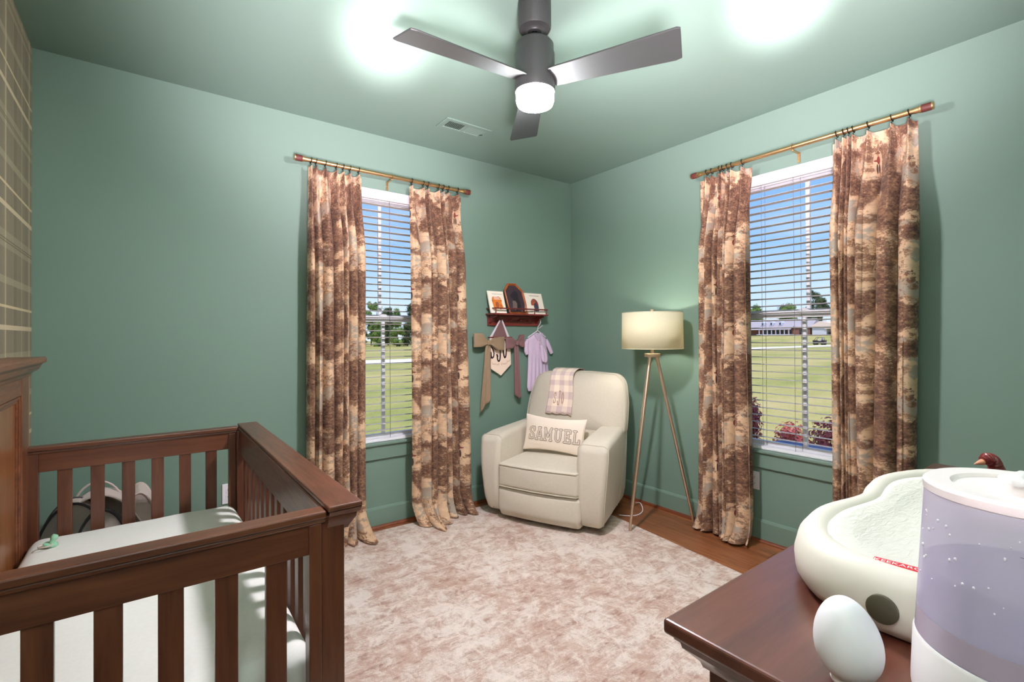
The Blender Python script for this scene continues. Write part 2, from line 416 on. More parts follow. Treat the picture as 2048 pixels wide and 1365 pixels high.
def m_toile():
    t=NT('toile_curtain'); uv=t.coord('UV'); s=t.n('ShaderNodeSeparateXYZ',Vector=uv); u=s.outputs[0]; v=s.outputs[1]
    T=.58
    ang=t.math('MULTIPLY',v,2*PI/T); rr=T/(2*PI)
    def vec(k,su=1.0,off=0.0):
        c=t.n('ShaderNodeCombineXYZ'); t.t.links.new(t.math('ADD',t.math('MULTIPLY',u,su),off),c.inputs[0])
        t.t.links.new(t.math('MULTIPLY',t.math('COSINE',ang),rr),c.inputs[1]); t.t.links.new(t.math('MULTIPLY',t.math('SINE',ang),rr),c.inputs[2]); return c.outputs[0]
    V=vec(1)
    big=t.noise(V,5.4,3,.5,.7); leaf=t.noise(V,46,6,.72,.6); leaf2=t.noise(V,120,3,.7)
    hor=t.noise(t.mapping(V,(3.0,14,14)),1.0,4,.6,.8)
    cream=t.mix(t.noise(V,5,2),srgb(244,216,180),srgb(234,196,156))
    # grey-blue distant trees
    f1=t.ramp(t.math('ADD',t.noise(vec(1,1,3.1),9,4,.6),t.math('MULTIPLY',leaf,.16)),[(.60,(0,0,0,1)),(.64,(1,1,1,1))])
    col=t.mix(t.math('MULTIPLY',f1,.8),cream,srgb(164,160,150))
    f0=t.ramp(hor,[(.54,(0,0,0,1)),(.62,(1,1,1,1))])
    col=t.mix(t.math('MULTIPLY',f0,.3),col,srgb(176,130,92))
    lf=t.noise(V,95,3,.75); lm=t.noise(V,30,4,.7)
    dl=t.math('ADD',t.math('MULTIPLY',t.math('SUBTRACT',lf,.5),.75),t.math('MULTIPLY',t.math('SUBTRACT',lm,.5),.55))
    def mask(den,k,lo,hi): return t.n('ShaderNodeMapRange',{'interpolation_type':'SMOOTHSTEP'},i0=t.math('ADD',t.math('MULTIPLY',t.math('SUBTRACT',den,.5),1.6),t.math('MULTIPLY',dl,k)),i1=lo,i2=hi,i3=0.0,i4=1.0).outputs[0]
    soft=mask(big,.5,-.22,.06)
    col=t.mix(t.math('MULTIPLY',soft,.55),col,srgb(196,152,116))
    sh=t.math('ADD',t.math('MULTIPLY',lf,.55),t.math('MULTIPLY',lm,.45))
    tree=t.ramp(sh,[(.34,srgb(64,42,36)),(.46,srgb(110,78,62)),(.55,srgb(150,112,86)),(.66,srgb(206,166,130))])
    col=t.mix(mask(big,.8,-.05,.04),col,tree)
    col=t.mix(mask(t.noise(vec(1,1,7.7),8,3,.5),.8,.16,.24),col,t.ramp(sh,[(.38,srgb(74,54,52)),(.5,srgb(116,84,68)),(.64,srgb(170,120,84))]))
    # little red-coated figures, repeated with the print
    def fig(u0,v0,Tu,rot=1):
        pu=t.math('MULTIPLY',t.math('SUBTRACT',t.math('FRACT',t.math('DIVIDE',t.math('SUBTRACT',u,u0-Tu*10),Tu)),.5),Tu)
        pv=t.math('MULTIPLY',t.math('SUBTRACT',t.math('FRACT',t.math('DIVIDE',t.math('SUBTRACT',v,v0-T*10),T)),.5),T)
        def ell(cx,cy,rx,ry):
            a=t.math('POWER',t.math('ABSOLUTE',t.math('DIVIDE',t.math('SUBTRACT',pu,cx),rx)),2.0)
            b=t.math('POWER',t.math('ABSOLUTE',t.math('DIVIDE',t.math('SUBTRACT',pv,cy),ry)),2.0)
            return t.math('LESS_THAN',t.math('ADD',a,b),1.0)
        halo=ell(0,0,.028,.065)
        red=t.math('MAXIMUM',ell(0,.012,.010,.022),ell(.012*rot,.008,.013,.005))
        legs=t.math('MAXIMUM',ell(-.005,-.034,.0055,.026),ell(.008*rot,-.036,.005,.027))
        hat=t.math('MAXIMUM',ell(.002,.05,.016,.005),ell(.002,.055,.008,.008)); face=ell(.003,.042,.007,.008)
        return halo,red,legs,hat,face
    for (u0,v0,Tu,rot) in ((.30,.20,.86,1),(.72,.46,.86,-1)):
        halo,red,legs,hat,face=fig(u0,v0,Tu,rot)
        col=t.mix(t.math('MULTIPLY',halo,.55),col,cream)
        col=t.mix(legs,col,srgb(92,66,56)); col=t.mix(red,col,srgb(142,64,54)); col=t.mix(face,col,srgb(190,130,100)); col=t.mix(hat,col,srgb(120,84,62))
    wv=t.noise(t.mapping(uv,(1400,1400,1)),1,1)
    pb=t.n('ShaderNodeBsdfPrincipled',Base_Color=col,Roughness=.85,Sheen_Weight=.1,Normal=t.bump(wv,.1,.001)); tl=t.n('ShaderNodeBsdfTranslucent',Color=col)
    mx=t.n('ShaderNodeMixShader',i0=.22,i1=pb.outputs[0],i2=tl.outputs[0]); t.t.links.new(mx.outputs[0],t.out.inputs[0]); return t.m
M['toile']=m_toile()
def m_gingham(name,base,c,size=.045):
    t=NT(name); uv=t.coord('UV'); s=t.n('ShaderNodeSeparateXYZ',Vector=uv)
    a=t.math('LESS_THAN',t.math('FRACT',t.math('DIVIDE',s.outputs[0],size*2)),.5); b=t.math('LESS_THAN',t.math('FRACT',t.math('DIVIDE',s.outputs[1],size*2)),.5)
    col=t.mix(t.math('MULTIPLY',t.math('ADD',a,b),.5),base,c)
    return t.bsdf(col,.9,0,t.bump(t.noise(t.mapping(uv,(900,900,1)),1,2),.2,.001))
M['ging']=m_gingham('gingham_cloth',srgb(248,230,208),srgb(212,190,184))
def m_gown():
    t=NT('lilac_stripe_cotton'); s=t.n('ShaderNodeSeparateXYZ',Vector=t.coord('UV'))
    st=t.math('LESS_THAN',t.math('FRACT',t.math('MULTIPLY',s.outputs[0],170)),.4)
    return t.bsdf(t.mix(t.math('MULTIPLY',st,.5),srgb(226,204,224),srgb(188,164,206)),.9,0,None,Sheen_Weight=.1)
M['gown']=m_gown()
def m_liner():
    t=NT('crinkled_liner'); v=t.coord(); 
    f=t.noise(t.mapping(v,(30,90,1),rot=(0,0,.5)),1,4,.6,1.2); g=t.noise(v,14,3)
    return t.bsdf(srgb(222,222,212),.75,0,t.bump(t.math('ADD',f,g),.5,.006))
M['padliner']=m_liner()
def m_tank():
    t=NT('frosted_lilac_tank'); v=t.coord(); 
    pb=t.n('ShaderNodeBsdfPrincipled',Base_Color=srgb(246,244,250),Roughness=.18,Specular_IOR_Level=.6); tr=t.n('ShaderNodeBsdfTransparent',Color=srgb(240,238,250)); tl=t.n('ShaderNodeBsdfTranslucent',Color=srgb(232,228,244))
    m1=t.n('ShaderNodeMixShader',i0=.5,i1=pb.outputs[0],i2=tl.outputs[0]); m2=t.n('ShaderNodeMixShader',i0=.22,i1=m1.outputs[0],i2=tr.outputs[0])
    t.t.links.new(m2.outputs[0],t.out.inputs[0]); return t.m
M['tank']=m_tank()
M['tankfoot']=plain('mauve_tank_foot',srgb(176,164,182),.2)
M['drop']=plain('water_drop_gloss',srgb(240,238,248),.1)
def m_water():
    t=NT('tank_water'); pb=t.n('ShaderNodeBsdfPrincipled',Base_Color=srgb(214,206,236),Roughness=.1); tr=t.n('ShaderNodeBsdfTransparent',Color=srgb(222,218,245))
    m2=t.n('ShaderNodeMixShader',i0=.5,i1=pb.outputs[0],i2=tr.outputs[0]); t.t.links.new(m2.outputs[0],t.out.inputs[0]); return t.m
M['water']=m_water()
def m_shade():
    t=NT('cream_linen_shade'); v=t.coord(); n=t.noise(t.mapping(v,(60,60,500)),1,3)
    c=t.mix(n,srgb(236,231,204),srgb(248,244,222)); d=t.n('ShaderNodeBsdfDiffuse',Color=c); tl=t.n('ShaderNodeBsdfTranslucent',Color=c)
    mx=t.n('ShaderNodeMixShader',i0=.45,i1=d.outputs[0],i2=tl.outputs[0]); t.t.links.new(mx.outputs[0],t.out.inputs[0]); return t.m
M['shade']=m_shade()
def m_emit(name,c,k):
    t=NT(name); e=t.n('ShaderNodeEmission',Color=c,Strength=k); t.t.links.new(e.outputs[0],t.out.inputs[0]); return t.m
FAN_E=740.0
M['fanlight']=m_emit('fan_light_diffuser',(1,.90,.98,1),FAN_E)
M['bulb']=m_emit('lamp_bulb',(1,.93,.78,1),60)
def m_grass():
    t=NT('lawn_grass'); v=t.coord(); a=t.noise(t.mapping(v,(.05,.16,1)),1.0,4,.65); b=t.noise(v,1.2,5,.7); c=t.noise(v,14,4,.8)
    s=t.math('ADD',t.math('MULTIPLY',a,.7),t.math('ADD',t.math('MULTIPLY',b,.25),t.math('MULTIPLY',c,.3)))
    col=t.ramp(s,[(.36,srgb(104,116,40)),(.52,srgb(146,148,66)),(.66,srgb(184,168,98)),(.82,srgb(206,180,128))])
    return t.bsdf(col,.95)
M['grass']=m_grass()
M['road']=plain('pale_concrete',srgb(236,226,214),.9,0,.05,1)
def m_leaf(name,cs,scale=1.5):
    t=NT(name); v=t.coord(); f=t.noise(v,scale,4,.8); 
    n=len(cs); col=t.ramp(f,[(.3+.4*i/(n-1),c) for i,c in enumerate(cs)])
    d=t.n('ShaderNodeBsdfPrincipled',Base_Color=col,Roughness=.6); tl=t.n('ShaderNodeBsdfTranslucent',Color=col)
    mx=t.n('ShaderNodeMixShader',i0=.3,i1=d.outputs[0],i2=tl.outputs[0]); t.t.links.new(mx.outputs[0],t.out.inputs[0]); return t.m
M['leafd']=m_leaf('dark_tree_leaves',[srgb(52,66,40),srgb(84,100,60),srgb(120,130,84)],.8)
M['leafg']=m_leaf('green_tree_leaves',[srgb(76,104,46),srgb(122,148,70),srgb(168,184,100)],.8)
M['leafp']=m_leaf('purple_shrub_leaves',[srgb(120,76,122),srgb(176,80,92),srgb(226,124,108),srgb(206,150,190)],22)
M['leafo']=m_leaf('olive_shrub_leaves',[srgb(60,70,36),srgb(100,112,60)],22)
M['bark']=plain('grey_bark',srgb(96,84,72),.9,0,.2,6)
M['twig']=plain('dark_twig',srgb(70,44,40),.9,0,.2,40)
M['mulch']=plain('shade_blue_mulch',srgb(110,118,150),.9,0,.25,8)  # blue-grey is the house's shade put into the mulch colour
M['brick']=plain('red_brown_brick',srgb(140,96,86),.9,0,.15,3)
M['siding']=plain('pale_grey_siding',srgb(206,206,222),.8,0,.03,2)
M['roofs']=plain('mauve_grey_shingle',srgb(176,164,168),.9,0,.08,1)
M['roofp']=plain('pale_pink_metal_roof',srgb(240,214,206),.6,0,.03,1)
M['darkwin']=plain('dark_window_glass',srgb(46,50,58),.2,0,.1,1)
M['utv']=plain('dark_vehicle_paint',srgb(48,44,48),.4,0,.1,4)
M['tire']=plain('black_tyre',srgb(26,26,28),.8)
M['seatw']=plain('pale_seat',srgb(210,200,200),.7)
M['garn']=plain('garnet_ribbed_glaze',srgb(112,38,36),.3,0,.1,80)
M['beak']=plain('pinkish_beak',srgb(216,150,120),.4)
M['jar']=plain('violet_jar',srgb(96,70,170),.25)
M['jarlid']=plain('pale_jar_rim',srgb(206,208,226),.25)
M['bookp']=plain('cream_book_cover',srgb(250,238,220),.6,0,.01)
M['pages']=plain('page_block',srgb(232,226,212),.8,0,.03)
M['orange']=plain('orange_print',srgb(226,130,44),.6,0,.12,60)
M['dorange']=plain('rust_print',srgb(176,88,52),.6,0,.1,60)
M['ink']=plain('dark_ink',srgb(60,60,78),.6,0,.2,60)
M['grey_ink']=plain('grey_ink',srgb(150,140,130),.6)
M['dark_art']=plain('dark_plum_picture',srgb(66,48,56),.3,0,.25,14)
M['dark_bird']=plain('blackish_bird',srgb(38,30,40),.4,0,.2,40)
M['wing']=plain('mottled_wing',srgb(116,100,92),.6,0,.35,90)
# ================================================================ ROOM SHELL
XL,YB,H=-3.602,-3.40,2.74
WT=.14
WA=(-2.25,-1.35,.592,2.355)      # window in the back-left wall  (x0,x1,z0,z1)
WB=(-2.425,-1.525,.592,2.355)    # window in the right wall (y0,y1,z0,z1)
struct(MB().box(XL-.15,WT,YB-.15,WT,-.12,0).build('floor',M['floor']))
struct(MB().box(XL-.15,WT,YB-.15,WT,H,H+.14).build('ceiling',M['ceil']))
m=MB()
m.box(XL-.15,WA[0],0,WT,0,H); m.box(WA[1],WT,0,WT,0,H); m.box(WA[0],WA[1],0,WT,0,WA[2]-.03); m.box(WA[0],WA[1],0,WT,WA[3],H)
struct(m.build('wall_back',M['wall'],weld=False))
m=MB()
m.box(0,WT,YB-.15,WB[0],0,H); m.box(0,WT,WB[1],0,0,H); m.box(0,WT,WB[0],WB[1],0,WB[2]-.03); m.box(0,WT,WB[0],WB[1],WB[3],H)
struct(m.build('wall_right',M['wall'],weld=False))
struct(MB().box(XL-.15,XL,YB,0,0,H).build('wall_left',M['plaid']))
struct(MB().box(XL-.15,0,YB-.15,YB,0,H).build('wall_front',M['wall']))
def base(name,prof_tf):
    # profile swept along a wall: s from 0..1 handled by tf
    pr=[(0,0),(.016,0),(.016,.128),(.012,.138),(.004,.143),(0,.143)]
    m=MB(); m.prism([prof_tf(0,d,z) for d,z in pr],Vector(prof_tf(1,0,0))-Vector(prof_tf(0,0,0)))
    return struct(m.build(name,M['trim']))
base('baseboard_back',lambda s,d,z:(lerp(XL,0,s),-d,z))
base('baseboard_right',lambda s,d,z:(-d,lerp(YB,0,s),z))
base('baseboard_left',lambda s,d,z:(XL+d,lerp(YB,0,s),z))
base('baseboard_front',lambda s,d,z:(lerp(XL,0,s),YB+d,z))
def shoe(name,f,ext):
    pr=[(.016,0)]+[(.016+.017*math.cos(R(a)),.020*math.sin(R(a))) for a in (0,22,45,68,90)]
    m=MB(); m.prism([f(d,z) for d,z in pr],ext); return struct(m.build(name,M['shoe'],smooth=True))
shoe('trim_1',lambda d,z:(XL,-d,z),(-XL,0,0)); shoe('trim_2',lambda d,z:(-d,YB,z),(0,-YB,0))
# ================================================================ WINDOWS + BLINDS
WMA=lambda s,d,z:(s,d,z)         # wall A: s = x, d outward = +y
WMB=lambda s,d,z:(d,s,z)         # wall B: s = y, d outward = +x
def ringbox(m,s0,s1,z0,z1,w,d0,d1,wb=None,wt=None):
    wb=wb or w; wt=wt or w
    m.box(s0,s0+w,d0,d1,z0,z1); m.box(s1-w,s1,d0,d1,z0,z1); m.box(s0+w,s1-w,d0,d1,z0,z0+wb); m.box(s0+w,s1-w,d0,d1,z1-wt,z1)
def window(name,W,o,ds):
    s0,s1,z0,z1=o; sc=(s0+s1)/2
    m=MB(W); ringbox(m,s0,s1,z0,z1,.012,0,.14); ringbox(m,s0+.012,s1-.012,z0,z1-.012,.035,.055,.125,.02,.05)
    fr=struct(m.build(name,M['white'],weld=False,bevel=.002))
    m=MB(W); ringbox(m,s0+.04,s1-.04,1.445,z1-.05,.038,.088,.115,.04,.03); m.box(sc+ds*.4-.012,sc+ds*.4+.012,.092,.11,1.48,z1-.08)
    up=m.build('upper_sash',M['white'],fr,weld=False,bevel=.003)
    m=MB(W); ringbox(m,s0+.04,s1-.04,z0+.012,1.475,.04,.056,.084,.034,.042); m.box(sc-.012,sc+.012,.06,.08,z0+.04,1.44)
    lo=m.build('lower_sash',M['white'],fr,weld=False,bevel=.003)
    MB(W).box(s0+.07,s1-.07,.100,.103,1.47,z1-.07).build('pane',M['glass'],up)
    MB(W).box(s0+.07,s1-.07,.069,.072,z0+.03,1.45).build('pane',M['glass'],lo)
    m=MB(W); m.prism([(sc-.035+.07*i/12,.052,1.475+.016*math.sin(PI*i/12)) for i in range(13)],(0,.03,0)); m.build('sash_lock',M['white'],fr)
    m=MB(W); m.box(s0-.07,s1+.07,-.035,.0,z0-.02,z0-.002); m.box(s0,s1,0,.056,z0-.03,z0-.001); m.box(s0-.06,s1+.06,-.022,0,z0-.032,z0-.02)
    m.build('sill',M['trim'],fr,weld=False,bevel=.004)
    m=MB(W); m.box(s0-.05,s1+.05,-.018,0,.475,z0-.03); m.build('apron',M['trim'],fr,bevel=.003)
    return fr
window('window_1',WMA,WA,-.03); window('window_2',WMB,WB,-.03)
def blind(name,label,W,o,cords):
    s0,s1,z0,z1=o; s0+=.016; s1-=.016
    base=W((s0+s1)/2,.03,z0)
    t=thing(name,label,'blind',base)
    m=MB(W); m.box(s0,s1,-.012,-.004,z1-.066,z1-.004); m.box(s0,s1,-.016,-.004,z1-.012,z1-.002); m.box(s0,s1,-.016,-.004,z1-.068,z1-.058)
    m.build('valance',M['valance'],t,weld=False,bevel=.002)
    MB(W).box(s0+.004,s1-.004,.002,.048,z1-.058,z1-.012).build('headrail',M['valance'],t,bevel=.002)
    m=MB(W); z=z0+.075; n=0
    while z<z1-.085:
        k=7; vs=[]
        for i in range(k+1):
            d=.007+.037*i/k; c=.0028*math.sin(PI*i/k)-.003*(i/k-.5)
            vs+= [(s0+.006,d,z+c),(s1-.006,d,z+c)]
        for dz in (0,.0026):
            m.add([(a,b,c+dz) for a,b,c in vs],[(2*i,2*i+1,2*i+3,2*i+2) for i in range(k)])
        for i in (0,k):
            a,b=vs[2*i],vs[2*i+1]; m.add([a,b,(b[0],b[1],b[2]+.0026),(a[0],a[1],a[2]+.0026)],[(0,1,2,3)])
        z+=.0467; n+=1
    m.build('slats',M['blind'],t,smooth=True,weld=False)
    MB(W).box(s0+.004,s1-.004,.004,.046,z0+.004,z0+.022).build('bottom_rail',M['valance'],t,bevel=.003)
    m=MB(W)
    for s,dd in cords: m.tube([(s,dd,z0+.02),(s,dd,z1-.06)],.0013,5)
    m.build('ladder_cord',M['cord'],t)
    return t
blind('window_blind','open white slatted blind in the window left of the wall shelf',WMA,WA,[(-2.1,.002),(-2.1,.05),(-1.775,.0),(-1.755,.05),(-1.5,.002),(-1.5,.05)])
blind('window_blind','open white slatted blind in the window right of the floor lamp',WMB,WB,[(-1.75,.002),(-1.75,.05),(-1.945,.0),(-1.965,.05),(-2.2,.002),(-2.2,.05)])
# ================================================================ CURTAIN RODS + CURTAINS
def rod(label,W,s0,s1,z,brk):
    t=thing('curtain_rod',label,'curtain rod',W((s0+s1)/2,-.09,z))
    m=MB(W); m.tube([(s0+.05,-.09,z),(s1-.05,-.09,z)],.0135,16); m.build('rod',M['brass'],t,smooth=True)
    for e,sg in ((s0,1),(s1,-1)):
        m=MB(W); m.lathe([(.0,0),(.017,0),(.0185,.0015),(.0185,.008),(.0175,.009),(.0175,.047),(.0185,.048),(.0185,.055),(.0155,.057),(.0155,.075),(.0,.075)],20,(e,-.09,z),(sg,0,0))
        f=m.build('finial',M['brass'],t,smooth=True,weld=False)
        MB(W).lathe([(.0185,.008),(.0195,.011),(.0195,.045),(.0185,.048)],20,(e,-.09,z),(sg,0,0)).build('leather_wrap',M['leather'],f,smooth=True)
    for b in brk:
        m=MB(W); m.box(b-.008,b+.008,-.006,-.001,z-.075,z-.012); m.bar((b,-.004,z-.02),(b,-.09,z-.02),.012,.005)
        m.tube([(b,-.09+.0175*math.cos(R(a)),z+.0175*math.sin(R(a))) for a in range(-180,181,20)],.003,6)
        m.tube([(b,-.004,z-.045),(b,-.010,z-.045)],.003,6)
        m.build('bracket',M['brass'],t,weld=False)
    return t
rod('brass curtain rod with leather finials above the window left of the shelf',WMA,-2.432,-1.158,2.437,(-1.795,))
rod('brass curtain rod with leather finials above the window right of the lamp',WMB,-2.631,-1.311,2.442,(-1.98,))
def curtain(label,W,st,sb,ridges,rodz,seed,puddle=0,uoff=0,flare=0):
    rnd=random.Random(seed); K=len(ridges)
    t=thing('curtain',label,'curtain',W((st[0]+st[1])/2,-.09,.01))
    r=sorted(ridges); ext=[2*r[0]-r[1] if r[0]>.03 else -.12]+r+[max(1.08,2*r[-1]-r[-2])]
    if ext[0]>0: ext[0]=-.06
    dep=[.062+.34*min(.22,(r[min(i+1,K-1)]-r[max(i-1,0)])/2)*rnd.uniform(.8,1.2) for i in range(K)]
    ext_d=[dep[0]]+dep+[dep[-1]]
    def phase(u):
        for i in range(len(ext)-1):
            if u<=ext[i+1] or i==len(ext)-2:
                f=(u-ext[i])/(ext[i+1]-ext[i]); return i+f,f,i
    wob=[rnd.uniform(-1,1) for _ in range(12)]
    top=rodz-.035; Hc=top
    def fn(u,v):
        ph,f,i=phase(u); dpt=lerp(ext_d[i],ext_d[i+1],max(0,min(1,f)))
        near=min(f,1-f); sp=(ext[i+1]-ext[i])
        dist=near*sp
        c=.5+.5*math.cos(2*PI*f)
        c=c**.8
        pin=math.exp(-(dist/.022)**2)*.035+.006*c
        drape=dpt*c*(1+.12*math.sin(5*v+wob[i%12]*3))
        k=sm(.0,.24,v); d=lerp(pin,drape,k)
        wid=st[1]-st[0]
        s_t=lerp(st[0],st[1],u); s_b=lerp(sb[0],sb[1],u); vv=sm(0,1,v)
        s=lerp(s_t,s_b,vv*.85+.15*v)
        s+=k*math.sin(2*PI*f)*sp*wid*.30
        s+=.006*math.sin(3.1*v+wob[(i+3)%12]*4)*v
        z=top*(1-v)
        if v<.02: z-=.012*(1-math.exp(-(dist/.03)**2))*1
        d+=flare*v*v*.03
        if v>.93:
            q=(v-.93)/.07; d+=puddle*q*q*(.05+.09*c)*(.7+.5*math.sin(7*u+wob[0])); s+=puddle*q*.035*math.sin(9*u+wob[1]*3)
            z=max(.014+.006*c, z+puddle*q*.012*(1-c))
        else: z=max(z,.016)
        return W(s,-.072-d,z)
    cw=1.15
    m=MB(); m.grid(fn,230,70,lambda u,v:(uoff+phase(u)[0]*cw/(K+1)+ .0,(1-v)*top))
    cl=m.build('cloth',M['toile'],t,smooth=True,weld=False,angle=180)
    W_=W
    for u in ridges:
        s=lerp(st[0],st[1],u)
        m=MB(W); m.tube([(s+.004*math.sin(R(a)),-.09+.0185*math.cos(R(a)),rodz-.0020+.0185*math.sin(R(a))) for a in range(0,360,24)],.0022,6,closed=True)
        m.tube([(s,-.09,rodz-.0205),(s,-.092,rodz-.034),(s,-.098,rodz-.045)],.0015,5)
        m.build('ring',M['blackm'],t,smooth=True,weld=False)
    return t
curtain('leftmost curtain panel, hanging behind the crib, woodland print on cream',WMA,(-2.345,-2.005),(-2.36,-2.0),[.04,.13,.30,.5,.63,.76,.93],2.437,3,1.0,.1)
curtain('woodland print curtain panel hanging beside the wall shelf',WMA,(-1.66,-1.232),(-1.665,-1.2),[.03,.24,.33,.53,.62,.72,.91],2.437,8,1.3,.62,0)
curtain('woodland print curtain panel hanging beside the floor lamp',WMB,(-1.74,-1.37),(-1.745,-1.345),[.17,.36,.44,.53,.59,.74,.84][::1],2.442,21,.5,.9)
curtain('rightmost curtain panel with large red-coated figures, behind the changing pad',WMB,(-2.565,-2.186),(-2.535,-2.186),[.08,.27,.54,.72,.78,.84,.93],2.442,34,.6,.35)
# ================================================================ CEILING FAN, VENT, OUTLETS
FX,FY=-1.844,-1.701
t=thing('ceiling_fan','dark three-blade ceiling fan with a glowing drum light',"ceiling fan",(FX,FY,2.74))
MB().lathe([(.070,2.739),(.070,2.632),(.066,2.622),(.045,2.620),(.033,2.616),(.030,2.612),(.0,2.612)],40,(FX,FY,0)).build('canopy',M['fan'],t,smooth=True)
MB().lathe([(.0125,2.65),(.0125,2.57)],16,(FX,FY,0)).build('downrod',M['blackm'],t,smooth=True)
MB().lathe([(.0,2.593),(.030,2.592),(.034,2.580),(.044,2.578),(.070,2.568),(.080,2.555),(.0805,2.52),(.084,2.515),(.084,2.425),(.0855,2.42),(.0855,2.362),(.083,2.356),(.0,2.356)],48,(FX,FY,0)).build('motor_housing',M['fan'],t,smooth=True)
MB().lathe([(.079,2.359),(.079,2.318),(.074,2.304),(.055,2.297),(.0,2.296)],40,(FX,FY,0)).build('light_diffuser',M['fanlight'],t,smooth=True)
for a in (56.5,177,-63.5):
    ca,sa=math.cos(R(a)),math.sin(R(a)); p=R(13); zc=2.405
    def bp(r,w,dz):
        cx,cy=r*ca,r*sa; tx,ty=-sa,ca
        return (FX+cx+tx*w*math.cos(p),FY+cy+ty*w*math.cos(p),zc-w*math.sin(p)+dz)
    out=[(.075,-.052),(.075,.052),(.562,.076),(.585,.070),(.597,-.072),(.585,-.078)]
    m=MB(); m.prism([bp(r,w,-.004) for r,w in out],(0,0,.008)); m.build('blade',M['blade'],t,bevel=.0025)
t=thing('ceiling_vent','green painted air vent grille set in the ceiling','vent',(-1.43,-.47,2.735))
def rb(m,x0,x1,y0,y1,w,z0,z1):
    m.box(x0,x0+w,y0,y1,z0,z1);m.box(x1-w,x1,y0,y1,z0,z1);m.box(x0+w,x1-w,y0,y0+w,z0,z1);m.box(x0+w,x1-w,y1-w,y1,z0,z1)
m=MB(); rb(m,-1.61,-1.26,-.545,-.385,.034,2.7305,2.74); m.build('frame',M['ceil'],t,weld=False,bevel=.003)
m=MB()
for i in range(22):
    x=-1.572+i*.0128; tl=.35 if i<10 else -.35
    m.obox((x,-.465,2.7345),(.0055*math.cos(tl),0,.0055*math.sin(tl)),(0,.047,0),(0,0,.0006))
m.box(-1.4375,-1.4305,-.512,-.418,2.731,2.739)
m.build('louvers',M['ceil'],t,weld=False)
MB().box(-1.576,-1.294,-.511,-.419,2.7385,2.7398).build('dark_backing',M['slot'],t)
MB().bar((-1.30,-.44,2.731),(-1.288,-.46,2.727),.004,.004).build('damper_lever',M['slot'],t)
def outlet(label,W,s,z,recept):
    t=thing('wall_outlet',label,'outlet',W(s,-.003,z))
    MB(W).box(s-.035,s+.035,-.006,0,z-.058,z+.058).build('plate',M['plate'],t,bevel=.0025)
    for dz in (-.02,.02):
        m=MB(W); m.prism([(s+.016*math.cos(R(a)),-.0085,z+dz+max(-.0125,min(.0125,.0165*math.sin(R(a))))) for a in range(0,360,20)],(0,.004,0))
        r=m.build('receptacle',M['plate'],t)
        m=MB(W)
        for dx in (-.006,.006): m.box(s+dx-.001,s+dx+.001,-.0092,-.008,z+dz-.001,z+dz+.007)
        m.lathe([(.0022,0),(.0022,.001)],10,(s,-.0092,z+dz-.007),(0,1,0)); m.build('slots',M['slot'],r,weld=False)
outlet('white wall outlet low on the green wall behind the crib',WMA,-2.772,.415,True)
outlet('white wall plate half hidden behind the curtain beside the floor lamp',WMB,-1.692,.384,True)
# ================================================================ RUG
t=MB(); q=[(-3.05,-.05),(-.355,-.14),(-.63,-2.78),(-3.05,-2.70)]
t.prism([(x,y,.001) for x,y in q],(0,0,.011))
tag(t.build('area_rug',M['rug'],bevel=.004),'large distressed cream and rust area rug covering the wood floor','rug')
# ================================================================ CRIB
CY0,CY1=-2.052,-.568
t=thing('baby_crib','dark brown wooden convertible crib with slatted sides and a tall panel back','crib',(-3.2,-1.31,0))
hb=MB(); hb.box(-3.598,-3.546,CY0+.02,CY1-.02,.06,1.19); hbo=hb.build('headboard',M['panelw'],t,bevel=.003)
for y0,y1 in ((CY0+.016,CY0+.150),(CY1-.150,CY1-.016)): MB().box(-3.585,-3.530,y0,y1,0,1.186).build('stile',M['head_z'],hbo,bevel=.003)
m=MB(); m.box(-3.56,-3.532,CY0+.15,CY1-.15,1.112,1.186); m.build('top_rail',M['head_y'],hbo,bevel=.003)
m=MB(); rbx=[(CY0+.150,CY1-.150,.30,1.112)]
for k,(dx,w) in enumerate(((.0,.010),(.004,.020))):
    y0,y1,z0,z1=CY0+.150+k*.012,CY1-.150-k*.012,.30,1.110-k*.012
    x1=-3.534-k*.006
    m.box(-3.55,x1,y0,y0+.012,z0,z1);m.box(-3.55,x1,y1-.012,y1,z0,z1);m.box(-3.55,x1,y0,y1,z1-.012,z1)
m.build('panel_molding',M['head_y'],hbo,weld=False,bevel=.003)
def cornice(pr,x0,y0,y1):
    "pr: (overhang,z) profile; mitred U around front (+x) and both y ends"
    m=MB(); n=len(pr); rows=[]
    for o,z in pr: rows.append([(-3.599,y0-o,z),(x0+o,y0-o,z),(x0+o,y1+o,z),(-3.599,y1+o,z)])
    for a,b in zip(rows[:-1],rows[1:]):
        for k in range(3): m.add([a[k],a[k+1],b[k+1],b[k]],[(0,1,2,3)])
    m.add(rows[-1],[(0,1,2,3)]); m.add(rows[0],[(3,2,1,0)]); return m
cornice([(.0,1.176),(.004,1.178),(.006,1.188),(.012,1.194),(.020,1.199),(.026,1.206),(.028,1.212),(.030,1.213),(.031,1.220),(.036,1.226),(.044,1.230),(.046,1.233),(.046,1.246),(.042,1.252)],-3.530,CY0+.016,CY1-.016).build('cornice',M['head_y'],hbo,smooth=True,angle=30)
